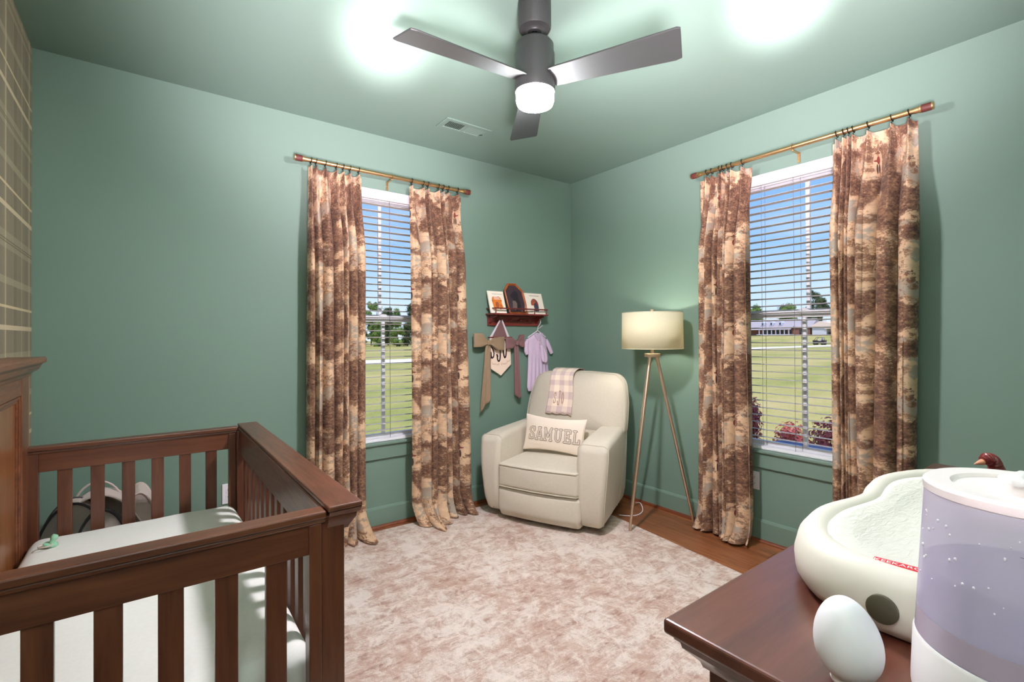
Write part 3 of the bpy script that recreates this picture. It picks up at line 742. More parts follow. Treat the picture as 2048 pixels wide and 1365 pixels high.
for side,(yo,yi) in (('near',(CY0,-1.997)),('far',(CY1,-.622))):
    sg=1 if yi>yo else -1
    ya,yb=sorted((yo+sg*.004,yi))
    m=MB(); yc=(yo+yi)/2; m.box(-3.535,-2.806,ya,yb,.880,.898)
    y2,y3=sorted((yo+sg*.010,yi-sg*.006)); m.box(-3.535,-2.806,y2,y3,.868,.880)
    sd=m.build('side_rail',M['crib_x'],t,weld=False,bevel=.004)
    y4,y5=sorted((yo+sg*.018,yi-sg*.010))
    for z0,z1 in ((.795,.870),(.19,.262)): MB().box(-3.50,-2.84,y4,y5,z0,z1).build('rail_board',M['crib_x'],sd,bevel=.002)
    y4,y5=sorted((yo+sg*.012,yi-sg*.004))
    for x0,x1 in ((-3.533,-3.50),(-2.845,-2.816)): MB().box(x0,x1,y4,y5,.04,.868).build('side_stile',M['crib_z'],sd,bevel=.002)
    for k in range(6):
        x=-3.423+k*.1015; y6=yc+sg*.004
        MB().box(x-.0225,x+.0225,y6-.009,y6+.009,.255,.80).build('slat',M['crib_z'],t,bevel=.002)
# front rail with cap
m=MB(); m.box(-2.803,-2.717,CY0,CY1,.893,.907); cap=m.build('front_cap',M['crib_y'],t,bevel=.004)
m=MB()
pr=[(.0,.893),(-.004,.882),(-.010,.878),(-.011,.868),(-.016,.860),(-.024,.846),(-.027,.838),(-.034,.836)]
rows=[[(-2.790,CY0-o-.000,z) if False else (-2.800+0*o,CY0-o+.0,z),(-2.719+o,CY0-o,z),(-2.719+o,CY1+o,z),(-2.800,CY1+o,z)] for o,z in pr]
for a,b in zip(rows[:-1],rows[1:]):
    for k in range(3): m.add([a[k],a[k+1],b[k+1],b[k]],[(0,1,2,3)])
m.add(rows[-1],[(0,1,2,3)]); m.build('cap_molding',M['crib_y'],cap,smooth=True,angle=30)
MB().box(-2.806,-2.768,CY0+.05,CY1-.05,.775,.893).build('front_rail',M['crib_y'],t,bevel=.003)
MB().box(-2.800,-2.772,CY0+.05,CY1-.05,.17,.25).build('lower_rail',M['crib_y'],t,bevel=.003)
for y0,y1 in ((CY0+.022,CY0+.078),(CY1-.078,CY1-.022)):
    MB().box(-2.815,-2.757,y0,y1,.0125,.880).build('leg',M['crib_z'],t,bevel=.003)
for k in range(13):
    y=CY0+.155+k*(CY1-CY0-.31)/12
    MB().box(-2.796,-2.778,y-.021,y+.021,.24,.785).build('slat',M['crib_z'],t,bevel=.002)
# ---- mattress, pacifier
def matdef(x,y,z):
    n=noise.noise(Vector((x*6,y*6,z*4)))*.006
    return (x+n*.6,y+n*.6,z+ (n if z>0 else 0))
MB().rbox((-3.172,-1.31,.478),(.700,1.36,.135),.045,m=14,k=4,bulge=(.006,.008,.006),deform=matdef).build('crib_mattress',M['sheet'],None,smooth=True,angle=180)
tag(bpy.data.objects['crib_mattress'],'white sheeted mattress lying inside the dark crib','mattress')
MB().box(-3.52,-2.82,-1.99,-.63,.36,.402).build('mattress_support',M['crib_y'],t)
px,py,pz=-3.445,-.79,.556
t=thing('pacifier','mint green pacifier lying on the white crib mattress','pacifier',(px,py,pz))
m=MB(); m.lathe([(.0,.0),(.020,.001),(.0225,.004),(.021,.008),(.012,.010),(.0,.011)],28,(px,py,pz-.002),(.25,-.1,1)); m.build('shield',M['mint'],t,smooth=True)
MB().lathe([(.0,.0),(.008,.002),(.0075,.010),(.011,.018),(.0115,.024),(.008,.031),(.0,.033)],20,(px+.002,py-.001,pz+.006),(.45,.1,1)).build('nipple',M['mint'],t,smooth=True)
m=MB(); m.tube([Vector((px-.012,py-.018,pz+.004))+Vector((math.cos(R(a))*.019,math.sin(R(a))*.017,.002+.0)) for a in range(0,360,20)],.0022,6,closed=True); m.build('ring_handle',M['meshtrim'],t,smooth=True)
# ---- mesh baby lounger behind the crib
t=thing('mesh_baby_dome','grey mesh pop-up baby dome tucked between the crib and the green wall','baby dome',(-3.33,-.28,0))
def archpanel(name,x0,x1,z0,ztop,y,th,mat,lean=0,skew=0,parent=None,rim=None):
    n=26; out=[]
    for i in range(n+1):
        a=PI*i/n; xx=(x0+x1)/2-(x1-x0)/2*math.cos(a); zz=z0+(ztop-z0)*max(0,math.sin(a))**.7
        out.append((xx+skew*math.sin(a),zz))
    m=MB(); vs=[];N=len(out)
    for d in (0,th):
        for x,z in out: vs.append((x,y+d+lean*(z-z0)*(1 if d==0 else 1),z))
    c0=len(vs); vs+=[((x0+x1)/2,y-.02+lean*(ztop-z0)*.45,z0+(ztop-z0)*.5),((x0+x1)/2,y+th+.02+lean*(ztop-z0)*.45,z0+(ztop-z0)*.5)]
    fs=[]
    for i in range(N-1):
        fs+= [(i,i+1,c0),(N+i+1,N+i,c0+1),(i,N+i,N+i+1,i+1)]
    fs+=[(0,c0,N-1),(N,2*N-1,c0+1),(0,N-1,2*N-1,N)]
    m.add(vs,fs); o=m.build(name,mat,parent,smooth=True,angle=50)
    m=MB(); m.tube([(x,y+lean*(z-z0),z) for x,z in out],.006,6); m.tube([(x,y+th+lean*(z-z0),z) for x,z in out],.006,6)
    m.build('binding',rim or M['meshdark'],o,smooth=True,weld=False); return o
archpanel('side_panel',-3.575,-3.27,.03,.585,-.36,.10,M['mesh'],.02,.0,t)
archpanel('side_panel',-3.27,-3.10,.03,.575,-.30,.20,M['meshtrim'],.0,.0,t,M['meshtrim'])
archpanel('inner_panel',-3.50,-3.17,.03,.575,-.16,.03,M['mesh'],.0,.02,t,M['meshtrim'])
archpanel('front_panel',-3.44,-3.20,.03,.545,-.39,.03,M['mesh'],.0,.0,t,M['meshdark'])
m=MB(); m.grid(lambda u,v:(lerp(-3.575,-3.10,u)+.0,-.34+.16*v-.0*u,.03+(.60-.03)*math.sin(PI*max(.03,min(.97,u*.94+.03)))**.55*(1-.0*v)),24,4); m.build('canopy_fabric',M['meshtrim'],t,smooth=True,solid=.004)
m=MB(); m.tube([(-3.345-.115*math.cos(PI*i/20),-.20,.05+.585*max(0,math.sin(PI*i/20))**.35) for i in range(21)],.005,6); m.build('hoop',M['mint'] if False else M['meshtrim'],t,smooth=True)
# ================================================================ DRESSER
DX0,DX1,DY0,DY1,DZ=-2.541,-1.08,-3.392,-2.828,.90
t=thing('dresser','reddish brown wooden dresser with a molded top, below the changing pad','dresser',((DX0+DX1)/2,(DY0+DY1)/2,0))
MB().box(DX0,DX1,DY0,DY1,DZ-.022,DZ).build('top',M['dres_x'],t,bevel=.005,seg=3)
m=MB(); pr=[(.010,DZ-.022),(.012,DZ-.030),(.018,DZ-.034),(.020,DZ-.042),(.028,DZ-.050),(.038,DZ-.060),(.041,DZ-.068)]
rows=[[(DX0+o,DY0,z),(DX0+o,DY1-o,z),(DX1-o,DY1-o,z),(DX1-o,DY0,z)] for o,z in pr]
for a,b in zip(rows[:-1],rows[1:]):
    for k in range(3): m.add([a[k],a[k+1],b[k+1],b[k]],[(0,1,2,3)])
m.add(rows[-1],[(0,1,2,3)]); m.build('cornice_molding',M['dres_x'],t,smooth=True,angle=30)
bx0,bx1,by1=DX0+.047,DX1-.047,DY1-.047
MB().box(bx0+.006,bx1-.006,DY0+.005,by1-.012,.08,DZ-.066).build('carcass',M['dres_z'],t)
for x in (bx0,bx1-.055):
    for y in (DY0+.005,by1-.050): MB().box(x,x+.055,y,y+.050,0,DZ-.066).build('corner_post',M['dres_z'],t,bevel=.002)
for x0,x1 in ((bx0,bx0+.012),(bx1-.012,bx1)):
    m=MB(); m.box(x0,x1,DY0+.06,by1-.05-.002,.10,.19); m.box(x0,x1,DY0+.06,by1-.052,DZ-.115,DZ-.066); m.box(x0,x1,by1-.052-.055,by1-.0535,.19,DZ-.115); m.box(x0,x1,DY0+.056,DY0+.12,.19,DZ-.115)
    m.build('side_frame',M['dres_z'],t,weld=False,bevel=.002)
for r in range(3):
    for c in range(2):
        x0=bx0+.075+c*((bx1-bx0-.15)/2+.008); x1=x0+(bx1-bx0-.15)/2-.016; z0=.13+r*.235; 
        d=MB().box(x0,x1,by1-.014,by1+.006,z0,z0+.215).build('drawer',M['dres_x'],t,bevel=.003)
        for f in (.25,.75):
            MB().lathe([(.0,.028),(.012,.027),(.016,.02),(.010,.012),(.007,.0)],16,(lerp(x0,x1,f),by1+.006,z0+.107),(0,1,0)).build('knob',M['brass'],d,smooth=True)
# ---- changing pad (peanut)
PCX,PCY,PL,PW=-1.945,-3.055,.396,.204
def pea(a,sc=1.0,inset=0):
    c,s_=math.cos(a),math.sin(a); n=2.8
    r=1/((abs(c)/(PL-inset))**n+(abs(s_)/(PW-inset))**n)**(1/n)
    x,y=r*c,r*s_
    w=math.exp(-(x/.115)**2)*.034; y*= (1-w/ (PW))
    return x*sc,y*sc
N=88; AN=[2*PI*i/N for i in range(N)]
t=thing('changing_pad','ivory peanut-shaped changing pad on the dresser with a crinkled white liner','changing pad',(PCX,PCY,DZ))
pz_end=lambda x,y:(.002*(abs(x)/PL)**2)
rows=[]
for ins,z in ((.030,.0),(.010,.004),(.0,.020),(-.002,.045),(.004,.070),(.016,.086),(.030,.092),(.046,.088),(.058,.076),(.066,.060),(.076,.050),(.10,.044),(.15,.041)):
    row=[]
    for a in AN:
        x,y=pea(a,1,ins); row.append((PCX+x,PCY+y,DZ+.001+z+ (pz_end(x,y) if z>.05 else 0)))
    rows.append(row)
m=MB(); vs=[p for r in rows for p in r]; fs=[(i*N+k,i*N+(k+1)%N,(i+1)*N+(k+1)%N,(i+1)*N+k) for i in range(len(rows)-1) for k in range(N)]
fs+=[tuple(range(N))[::-1],tuple((len(rows)-1)*N+k for k in range(N))]
m.add(vs,fs); m.build('foam_shell',M['pad'],t,smooth=True,angle=180)
m=MB(); rows=[]
for ins,z in ((.056,.082),(.053,.086),(.056,.090),(.068,.088),(.092,.081),(.13,.074),(.17,.071)):
    rows.append([(PCX+pea(a,1,ins)[0]-.026,PCY+pea(a,1,ins)[1],DZ+z+.004*noise.noise(Vector((pea(a,1,ins)[0]*9,pea(a,1,ins)[1]*9,1)))) for a in AN])
vs=[p for r in rows for p in r]; fs=[(i*N+k,i*N+(k+1)%N,(i+1)*N+(k+1)%N,(i+1)*N+k) for i in range(len(rows)-1) for k in range(N)]; fs+=[tuple((len(rows)-1)*N+k for k in range(N)),tuple(range(N))[::-1]]
m.add(vs,fs); m.build('liner',M['padliner'],t,smooth=True,angle=180)
MB().lathe([(.0,.0025),(.0165,.0025),(.019,.001),(.019,-.004)],28,(-2.3460,-3.046,DZ+.043),(-1,.02,.04)).build('rubber_disc',M['disc'],t,smooth=True)
# red brand tag on the liner edge
TG0=Vector((-2.296,-3.026,DZ+.0912)); TGD=Vector((.010,-.075,0)).normalized(); TGU=Vector((.95,.12,.0)).normalized()
m=MB(); m.obox(TG0+TGD*.030,TGD*.034,TGU*.009,(0,0,.0008)); tg=m.build('tag',M['red'],t)
vs,fs=text2d('KEEKAROO',.013); m=MB(); m.add([TG0+TGD*(.030+x)+TGU*(y-.0045)+Vector((0,0,.0013)) for x,y in vs],fs); m.build('tag_lettering',M['tagw'],tg,weld=False)
# ---- egg night light
ex,ey=-2.474,-3.049
t=thing('egg_night_light','white egg-shaped night light standing on the dresser corner','night light',(ex,ey,DZ))
pr=[]
for i in range(33):
    a=PI*i/32; z=.050-.050*math.cos(a); r=.0360*math.sin(a)*(1+.14*math.cos(a)); pr.append((r,z))
MB().lathe(pr,48,(ex+.002,ey-.003,DZ+.003),(-.06,.09,1)).build('egg_shell',M['eggw'],t,smooth=True)
MB().lathe([(.0,.0),(.019,.0),(.020,.003),(.018,.007),(.0,.007)],40,(ex,ey,DZ+.0005)).build('base_ring',M['hlid'],t,smooth=True)
# ---- humidifier
hx,hy=-2.412,-3.193
t=thing('humidifier','white humidifier with a cloudy lilac water tank, at the front of the dresser','humidifier',(hx,hy,DZ))
MB().lathe([(.0,.001),(.088,.001),(.094,.006),(.0965,.020),(.0965,.030),(.0945,.080),(.093,.084),(.0,.084)],72,(hx,hy,DZ)).build('base',M['hwhite'],t,smooth=True)
TR=lambda z: .0925+(z-.085)*(.0830-.0925)/.157
m=MB(); m.lathe([(TR(.112),.112),(TR(.250),.250)],72,(hx,hy,DZ),cap=False)
tk=m.build('water_tank',M['tank'],t,smooth=True,weld=False)
MB().lathe([(TR(.085),.085),(TR(.112),.112)],72,(hx,hy,DZ),cap=False).build('tank_foot',M['tankfoot'],tk,smooth=True)
MB().lathe([(.0,.0855),(TR(.086)-.003,.0855),(TR(.165)-.003,.165),(.0,.165)],60,(hx,hy,DZ)).build('water',M['water'],tk,smooth=True)
MB().lathe([(.0820,0.2475),(.0838,0.2490),(.0838,0.2570),(.080,0.2605),(.060,0.2595),(.058,0.2555),(.0,0.2545)],72,(hx,hy,DZ)).build('lid',M['hlid'],t,smooth=True)
MB().lathe([(.0,0.2550),(.040,0.2550),(.040,0.2670),(.036,0.2700),(.0,0.2710)],48,(hx+.010,hy-.018,DZ)).build('mist_cap',M['hlid'],t,smooth=True)
MB().rbox((hx-.010,hy+.002,DZ+.2715),(.045,.012,.010),.0045,3,3).build('mist_nozzle',M['hwhite'],t,smooth=True)
m=MB(); rnd=random.Random(5)
for i in range(38):
    a=R(rnd.uniform(115,215)); z=rnd.uniform(.15,.226); r=TR(z); s=rnd.uniform(.0007,.0016)
    m.rbox((hx+(r+.0002)*math.cos(a),hy+(r+.0002)*math.sin(a),DZ+z),(s*1.8,s*1.8,s*2.6),s*.9,1,2)
o=m.build('water_drops',M['drop'],tk,smooth=True,weld=False); o['kind']='stuff'
vs,fs=text2d('— MAX —',.0075); m=MB()
def cyl(x,y):
    a=R(196)+x/TR(.208); return (hx+(TR(.208)+.0006)*math.cos(a),hy+(TR(.208)+.0006)*math.sin(a),DZ+.210+y)
m.add([cyl(x,y) for x,y in vs],fs); m.build('fill_mark',M['mark'],tk,weld=False)
# ---- ribbed bird figurine + small jar behind the humidifier
bx,by=-1.388,-3.015
t=thing('bird_figurine','dark red ribbed bird figurine with a pale beak behind the humidifier','figurine',(bx,by,DZ))
MB().rbox((bx+.012,by-.012,DZ+.028),(.085,.075,.054),.028,3,5).build('body',M['garn'],t,smooth=True)
P=[(bx+.016,by-.014,DZ+.030),(bx+.013,by-.011,DZ+.050),(bx+.008,by-.007,DZ+.067),(bx+.005,by-.004,DZ+.083),(bx-.002,by+.001,DZ+.094),(bx-.012,by+.008,DZ+.0965),(bx-.021,by+.0145,DZ+.091)]
pts=[];rr=[]
def cat(Pt,t_):
    n=len(Pt)-1; i=min(int(t_*n),n-1); f=t_*n-i; p=[Vector(Pt[max(0,min(n,i+k))]) for k in (-1,0,1,2)]
    return .5*((2*p[1])+(p[2]-p[0])*f+(2*p[0]-5*p[1]+4*p[2]-p[3])*f*f+(3*p[1]-p[0]-3*p[2]+p[3])*f**3)
for i in range(81):
    f=i/80; pts.append(cat(P,f)); rr.append((lerp(.024,.0155,min(1,f*2.2)) if f<.85 else lerp(.0155,.010,(f-.85)/.15))*(1+.06*math.sin(f*150)))
MB().tube(pts,rr,16).build('neck',M['garn'],t,smooth=True)
MB().lathe([(.008,0),(.006,.008),(.001,.024),(.0,.025)],12,(bx-.022,by+.015,DZ+.0895),(-.82,.55,-.22)).build('beak',M['beak'],t,smooth=True)
jx,jy=-1.36,-3.112
t=thing('small_jar','small violet jar with a pale rim at the right frame edge','jar',(jx,jy,DZ))
MB().lathe([(.0,.0),(.028,.001),(.030,.006),(.030,.050),(.0,.050)],32,(jx,jy,DZ)).build('body',M['jar'],t,smooth=True)
MB().lathe([(.0,.050),(.031,.050),(.031,.072),(.029,.074),(.0,.074)],32,(jx,jy,DZ)).build('lid',M['jarlid'],t,smooth=True)
# ================================================================ RECLINER (local frame: x right, y back, z up)
th=R(-66.44); CO=Vector((-1.0005,-.719,.012))
rec=thing('recliner_chair','oatmeal linen recliner armchair in the room corner with piped cushions','armchair',tuple(CO),world=False)
rec.rotation_euler=(0,0,th)
def LW(x,y,z): # chair local -> world
    c,s=math.cos(th),math.sin(th); return (CO.x+c*x-s*y,CO.y+s*x+c*y,CO.z+z)
tap=lambda y:1-.13*max(0,y)/.77
MB().lathe([(.0,.0),(.27,.0),(.27,.018),(.25,.022),(.0,.022)],40,(0,.38,0)).build('swivel_base',M['blackm'],rec,smooth=True)
MB().rbox((0,.40,.17),(.66,.66,.24),.02,2,2).build('chassis',M['lin'],rec,smooth=True)
for sg in (-1,1):
    def ad(x,y,z,sg=sg):
        Y=y+.36; t=Y/.72; Z=z+.2775
        xx=x+sg*0
        if Z>.35: pass
        zt=Z*(1+.07*t) if Z>.2 else Z
        zt+= -.02*max(0,1-Y/.10)**2*(1 if Z>.45 else 0)
        k=max(0,.10-Z)/.10
        wide=.034*sm(0,.46,Z)*(1-.5*t)
        xo=x*(1+.10*(1-t))
        return (xo+sg*wide*(1 if x*sg>0 else .0)-sg*.055*t*(1 if (x*sg>0 or sg>0) else 0)- sg*.012*k*(1 if x*sg>0 else 0),y+ .02*k*(1 if y<0 else -1)-.02*math.sin(PI*min(1,Z/.55))*(1 if y<-.25 else 0),zt-.2775)
    ax_,aw_=(-.397,.126) if sg<0 else (.353,.160)
    a=MB().rbox((ax_,.385,.3225),(aw_,.735,.555),.036,8,5,(.004,.004,.004),ad).build('arm',M['lin'],rec,smooth=True,angle=180)
    m=MB(); ac=(ax_,.385,.3225)
    def ap(x,y,z): q=ad(x,y,z); return (ac[0]+q[0],ac[1]+q[1],ac[2]+q[2])
    hx2,hz2,r2=aw_/2,.2775,.036
    loop=[(-hx2,-.255),(-hx2,.0),(-hx2,hz2-r2)]+[(-hx2+r2-r2*math.cos(R(q)),hz2-r2+r2*math.sin(R(q))) for q in (15,30,45,60,75,90)]+[(hx2-r2+r2*math.sin(R(q)),hz2-r2+r2*math.cos(R(q))) for q in (0,15,30,45,60,75,90)]+[(hx2,.0),(hx2,-.255)]
    den=[]
    for p_,q_ in zip(loop[:-1],loop[1:]):
        for i in range(6): den.append((lerp(p_[0],q_[0],i/6),lerp(p_[1],q_[1],i/6)))
    den.append(loop[-1])
    m.tube([ap(x*1.012,-.3675+.030,z*1.006) for x,z in den],.0032,6)
    m.build('piping',M['linp'],a,smooth=True,weld=False); m=MB()
    m.tube([ap(sg*(hx2+.0035),lerp(.30,.10,i/12),lerp(.20,-.25,i/12)) for i in range(13)],.002,6)
    m.build('side_seam',M['linp'],a,smooth=True,weld=False)
# seat cushion
def sd(x,y,z):
    f=max(0,-(y)/.28); 
    return (x*(1-.02*max(0,y)),y-.02*(1-(x/.31)**2)*(1 if y<-.2 else 0),z+.03*max(0,1-(y+.02)**2/.09)*(1 if z>0 else 0)*max(0,1-(x/.33)**2)*.15)
seat=MB().rbox((-.022,.265,.325),(.615,.56,.165),.026,8,4,(0,.008,.012),sd).build('seat_cushion',M['lin'],rec,smooth=True,angle=180)
for z,y in ((.3995,-.004),(.2485,-.004)):
    m=MB(); m.tube([(-.330,.20,z),(-.331,.04,z),(-.322,.004,z)]+[(-.314+.584*i/12,y-.014-.020*math.sin(PI*i/12),z) for i in range(13)]+[(.278,.004,z),(.287,.04,z),(.286,.20,z)],.0048,8); m.build('piping',M['linp'],seat,smooth=True,weld=False)
MB().rbox((-.020,.045,.133),(.632,.11,.205),.026,8,4,(0,.022,0),lambda x,y,z:(x*(1-.02*(z<-.05)),y-.012*(1-(x/.31)**2)+.015*(z<-.06),z)).build('footrest',M['lin'],rec,smooth=True,angle=180)
# backrest
out=[]
def rp(x,z,r,a0,a1,n=9): return [(x+r*math.cos(R(lerp(a0,a1,i/n))),z+r*math.sin(R(lerp(a0,a1,i/n)))) for i in range(n+1)]
out+=rp(.375,.605,.045,-90,0,5)+[(.423,.70),(.420,.80),(.408,.88)]+rp(.290,.905,.110,12,88)+[(.10,1.026),(-.08,1.026)]+rp(-.265,.905,.112,92,170)+[(-.392,.88),(-.408,.80),(-.416,.70)]+rp(-.375,.605,.045,180,270,5)+[(-.2,.556),(0,.554),(.2,.556)]
zc=.80; o2=[(x,z-zc) for x,z in out]
def bf(x,z,d):
    Z=z+zc; yb=.545+(Z-.55)*.26; return (x,yb+d,Z)
rings=[(.02,-.042),(.3,-.040),(.55,-.034),(.75,-.022),(.88,-.006),(.96,.014),(.992,.034),(1,.045),(1,.09),(.985,.115),(.93,.13),(.5,.14),(.02,.14)]
bk=MB().puff(o2,rings,bf).build('backrest',M['lin'],rec,smooth=True,angle=180)
m=MB(); m.tube([bf(x*.985,z*.985,.026) for x,z in o2],.0035,6,closed=True); m.build('piping',M['linp'],bk,smooth=True,weld=False)
m=MB(); m.tube([bf(x*1.0,z*1.0,.090) for x,z in o2],.003,6,closed=True); m.build('piping',M['linp'],bk,smooth=True,weld=False)
MB().rbox((0,.60,.45),(.585,.16,.34),.04,5,3,(0,.02,0),lambda x,y,z:(x,y+z*.2,z)).build('lower_back',M['lin'],rec,smooth=True,angle=180)
# ---- lumbar pillow with name
pw,ph=.247,.135
po=[]
for k in range(4):
    for i in range(22):
        f=-1+2*(i+.0)/22; e2=1-.15*(1-f*f); 
        x,y=[(f,-e2),((1-.07*(1-f*f)),f),(-f,e2),(-(1-.07*(1-f*f)),-f)][k]
        po.append((x*pw,y*ph))
PO=Vector((-.066,.388,.561)); tilt=R(12); yaw=R(2)
def pf(x,y,d):
    # pillow plane -> chair local -> world
    Y=math.sin(tilt)*y+math.cos(tilt)*d; Z=math.cos(tilt)*y-math.sin(tilt)*d
    X=x*math.cos(yaw)-Y*math.sin(yaw); Y2=x*math.sin(yaw)+Y*math.cos(yaw)
    rr=R(-1.5); X2=X*math.cos(rr)-Z*math.sin(rr); Z2=X*math.sin(rr)+Z*math.cos(rr)
    return LW(PO.x+X2,PO.y+Y2,PO.z+Z2)
def pd(x,y): # half thickness
    return .048*max(0,(1-abs(x/pw)**2.4))**.62*max(0,(1-abs(y/ph)**2.4))**.62
m=MB(); vs=[];fs=[];n=len(po);S=[1,.985,.95,.88,.78,.64,.48,.3,.12]
for sg in (-1,1):
    b=len(vs)
    for sc in S:
        for x,y in po: vs.append(pf(x*sc,y*sc,sg*(pd(x*sc,y*sc)+.004)))
    for i in range(len(S)-1):
        for k in range(n): fs.append((b+i*n+k,b+i*n+(k+1)%n,b+(i+1)*n+(k+1)%n,b+(i+1)*n+k))
    fs.append(tuple(b+(len(S)-1)*n+k for k in range(n)))
for k in range(n): fs.append((k,(k+1)%n,len(S)*n+(k+1)%n,len(S)*n+k))
m.add(vs,fs); pil=tag(m.build('lumbar_pillow',M['cream'],None,smooth=True,angle=180),'cream lumbar pillow lettered SAMUEL leaning in the armchair','pillow')
m=MB(); m.tube([pf(x*1.0,y*1.0,0) for x,y in po],.0042,6,closed=True); m.build('piped_edge',M['cream'],pil,smooth=True)
PINV[pil.name]=Matrix.Identity(4)
hgt=.088; x0=-.194; ws={'S':.065,'A':.068,'M':.084,'U':.076,'E':.067,'L':.06}
m1=MB();m2=MB()
for ch in 'SAMUEL':
    for st in GL[ch]:
        pts=[(x0+px_*hgt*.82,-.046+py_*hgt) for px_,py_ in st]
        stroke(m1,pts,.0175,lambda x,y:pf(x,y,-(pd(x,y)+.0060)))
        stroke(m2,pts,.0105,lambda x,y:pf(x,y,-(pd(x,y)+.0072)))
    x0+=ws[ch]
m1.build('lettering_outline',M['thread'],pil,weld=False); m2.build('lettering_fill',M['threadlt'],pil,weld=False)
# ---- burp cloth over the backrest
t=MB()
bw=.098; bxc=-.085
def front(yz): return None
prof=[(.770,.735),(.745,.800),(.745,.90)]
def bpath(v):
    # v 0 = front hem, up over the top, down the back
    L=[(.5425+(z-.55)*.26-.052,z) for z in (.712,.76,.82,.88,.93,.97)]+[(.622,1.008),(.66,1.034),(.72,1.048),(.765,1.046),(.805,1.030),(.826,.99),(.832,.93),(.822,.86)]
    n=len(L)-1; i=min(int(v*n),n-1); f=v*n-i; p=[Vector(L[max(0,min(n,i+k))]) for k in (-1,0,1,2)]
    return .5*((2*p[1])+(p[2]-p[0])*f+(2*p[0]-5*p[1]+4*p[2]-p[3])*f*f+(3*p[1]-p[0]-3*p[2]+p[3])*f**3)
def bfn(u,v):
    p=bpath(v); x=lerp(-1,1,u)
    flare=1+.14*max(0,1-v/.35)+.06*sm(.45,.6,v)
    z=p.y; 
    if v<.001: z-=.012*abs(math.sin(u*PI*3.5))+.006*u
    return LW(bxc+x*bw*flare+.006*math.sin(9*v)+(-.012*(1-v)),p.x-.004*math.sin(u*7+v*4)*(1 if v<.4 else .4)-.004,z)
t.grid(bfn,28,60,lambda u,v:(u*.22,v*.62)); bc=tag(t.build('burp_cloth',M['ging'],None,smooth=True,weld=False,solid=.003,angle=180),'pink and cream checked burp cloth draped over the armchair back','burp cloth')
PINV[bc.name]=Matrix.Identity(4)
m1=MB();x0=-.052
def bmap(x,y):
    v=.155+y/.62*1.0; p=bpath(v); return LW(bxc+x-.010,p.x-.0095,p.y)
for ch,hh,y0,wd in (('S',.062,-.031,.03),('J',.084,-.042,.034),('O',.062,-.031,.03)):
    for st in GL[ch]:
        stroke(m1,[(x0+px_*wd*1.05,y0+py_*hh) for px_,py_ in st],.0055,bmap)
    x0+=.034
m1.build('monogram',M['tan_thread'],bc,weld=False)
m=MB(); m.tube([Vector(bfn(i/60,0))+Vector((0,0,0)) for i in range(61)],.003,6); m.build('scalloped_edge',M['ging'],bc,smooth=True)
# ================================================================ FLOOR LAMP
lc=Vector((-.275,-1.108,0)); hubz=1.187
t=thing('floor_lamp','tripod floor lamp with a cream drum shade standing beside the armchair','floor lamp',(lc.x,lc.y,0))
for fx,fy,fz in ((-.562,-1.132,.013),(-.108,-1.325,.001),(-.190,-.835,.001)):
    d=Vector((fx-lc.x,fy-lc.y,0)); d.normalize(); topp=Vector((lc.x,lc.y,hubz-.012))+d*.030; ft=Vector((fx,fy,fz))
    MB().tube([ft,ft+Vector((0,0,.0))+(topp-ft)*.01,topp],[.0085,.0095,.0125],14).build('leg',M['champ'],t,smooth=True)
MB().lathe([(.0,-.013),(.053,-.013),(.055,-.010),(.055,.008),(.053,.011),(.0,.011)],40,(lc.x,lc.y,hubz)).build('hub',M['champ'],t,smooth=True)
m=MB(); m.tube([(lc.x,lc.y,hubz+.01),(lc.x,lc.y,1.30)],.012,14); m.tube([(lc.x,lc.y,1.30),(lc.x,lc.y,1.345)],.018,14); m.tube([(lc.x,lc.y,1.43),(lc.x,lc.y,1.475)],.003,8); m.build('stem',M['champ'],t,smooth=True,weld=False)
m=MB(); m.tube([(lc.x,lc.y,1.470),(lc.x,lc.y,1.512)],.011,12)
for k in range(3):
    a=R(120*k+20); m.tube([(lc.x,lc.y,1.474),(lc.x+.208*math.cos(a),lc.y+.208*math.sin(a),1.478)],.0025,6)
m.build('finial',M['champ'],t,smooth=True,weld=False)
m=MB(); m.lathe([(.2120,1.232),(.2085,1.488)],64,(lc.x,lc.y,0),cap=False); sh=m.build('shade',M['shade'],t,smooth=True,solid=.002)
m=MB(); 
for z,r in ((1.233,.212),(1.487,.2085)): m.tube(ring_pts((lc.x,lc.y,z),r,64),.0025,6,closed=True)
m.build('shade_rim',M['shade'],sh,smooth=True,weld=False)
MB().lathe([(.0,1.425),(.016,1.418),(.028,1.400),(.029,1.385),(.018,1.358),(.013,1.345),(.0,1.345)],20,(lc.x,lc.y,0)).build('bulb',M['bulb'],t,smooth=True)
P=[(-.19,-.84,.006),(-.21,-.90,.010),(-.26,-.945,.004),(-.32,-.93,.004),(-.37,-.88,.004),(-.40,-.80,.004),(-.33,-.72,.006)]
P=[(-.13,-.835,.03),(-.155,-.90,.05),(-.20,-.955,.02),(-.26,-.96,.004),(-.33,-.935,.004),(-.40,-.90,.016)]
MB().tube([cat(P,i/40) for i in range(41)],.003,8).build('power_cord',M['plate'],t,smooth=True)
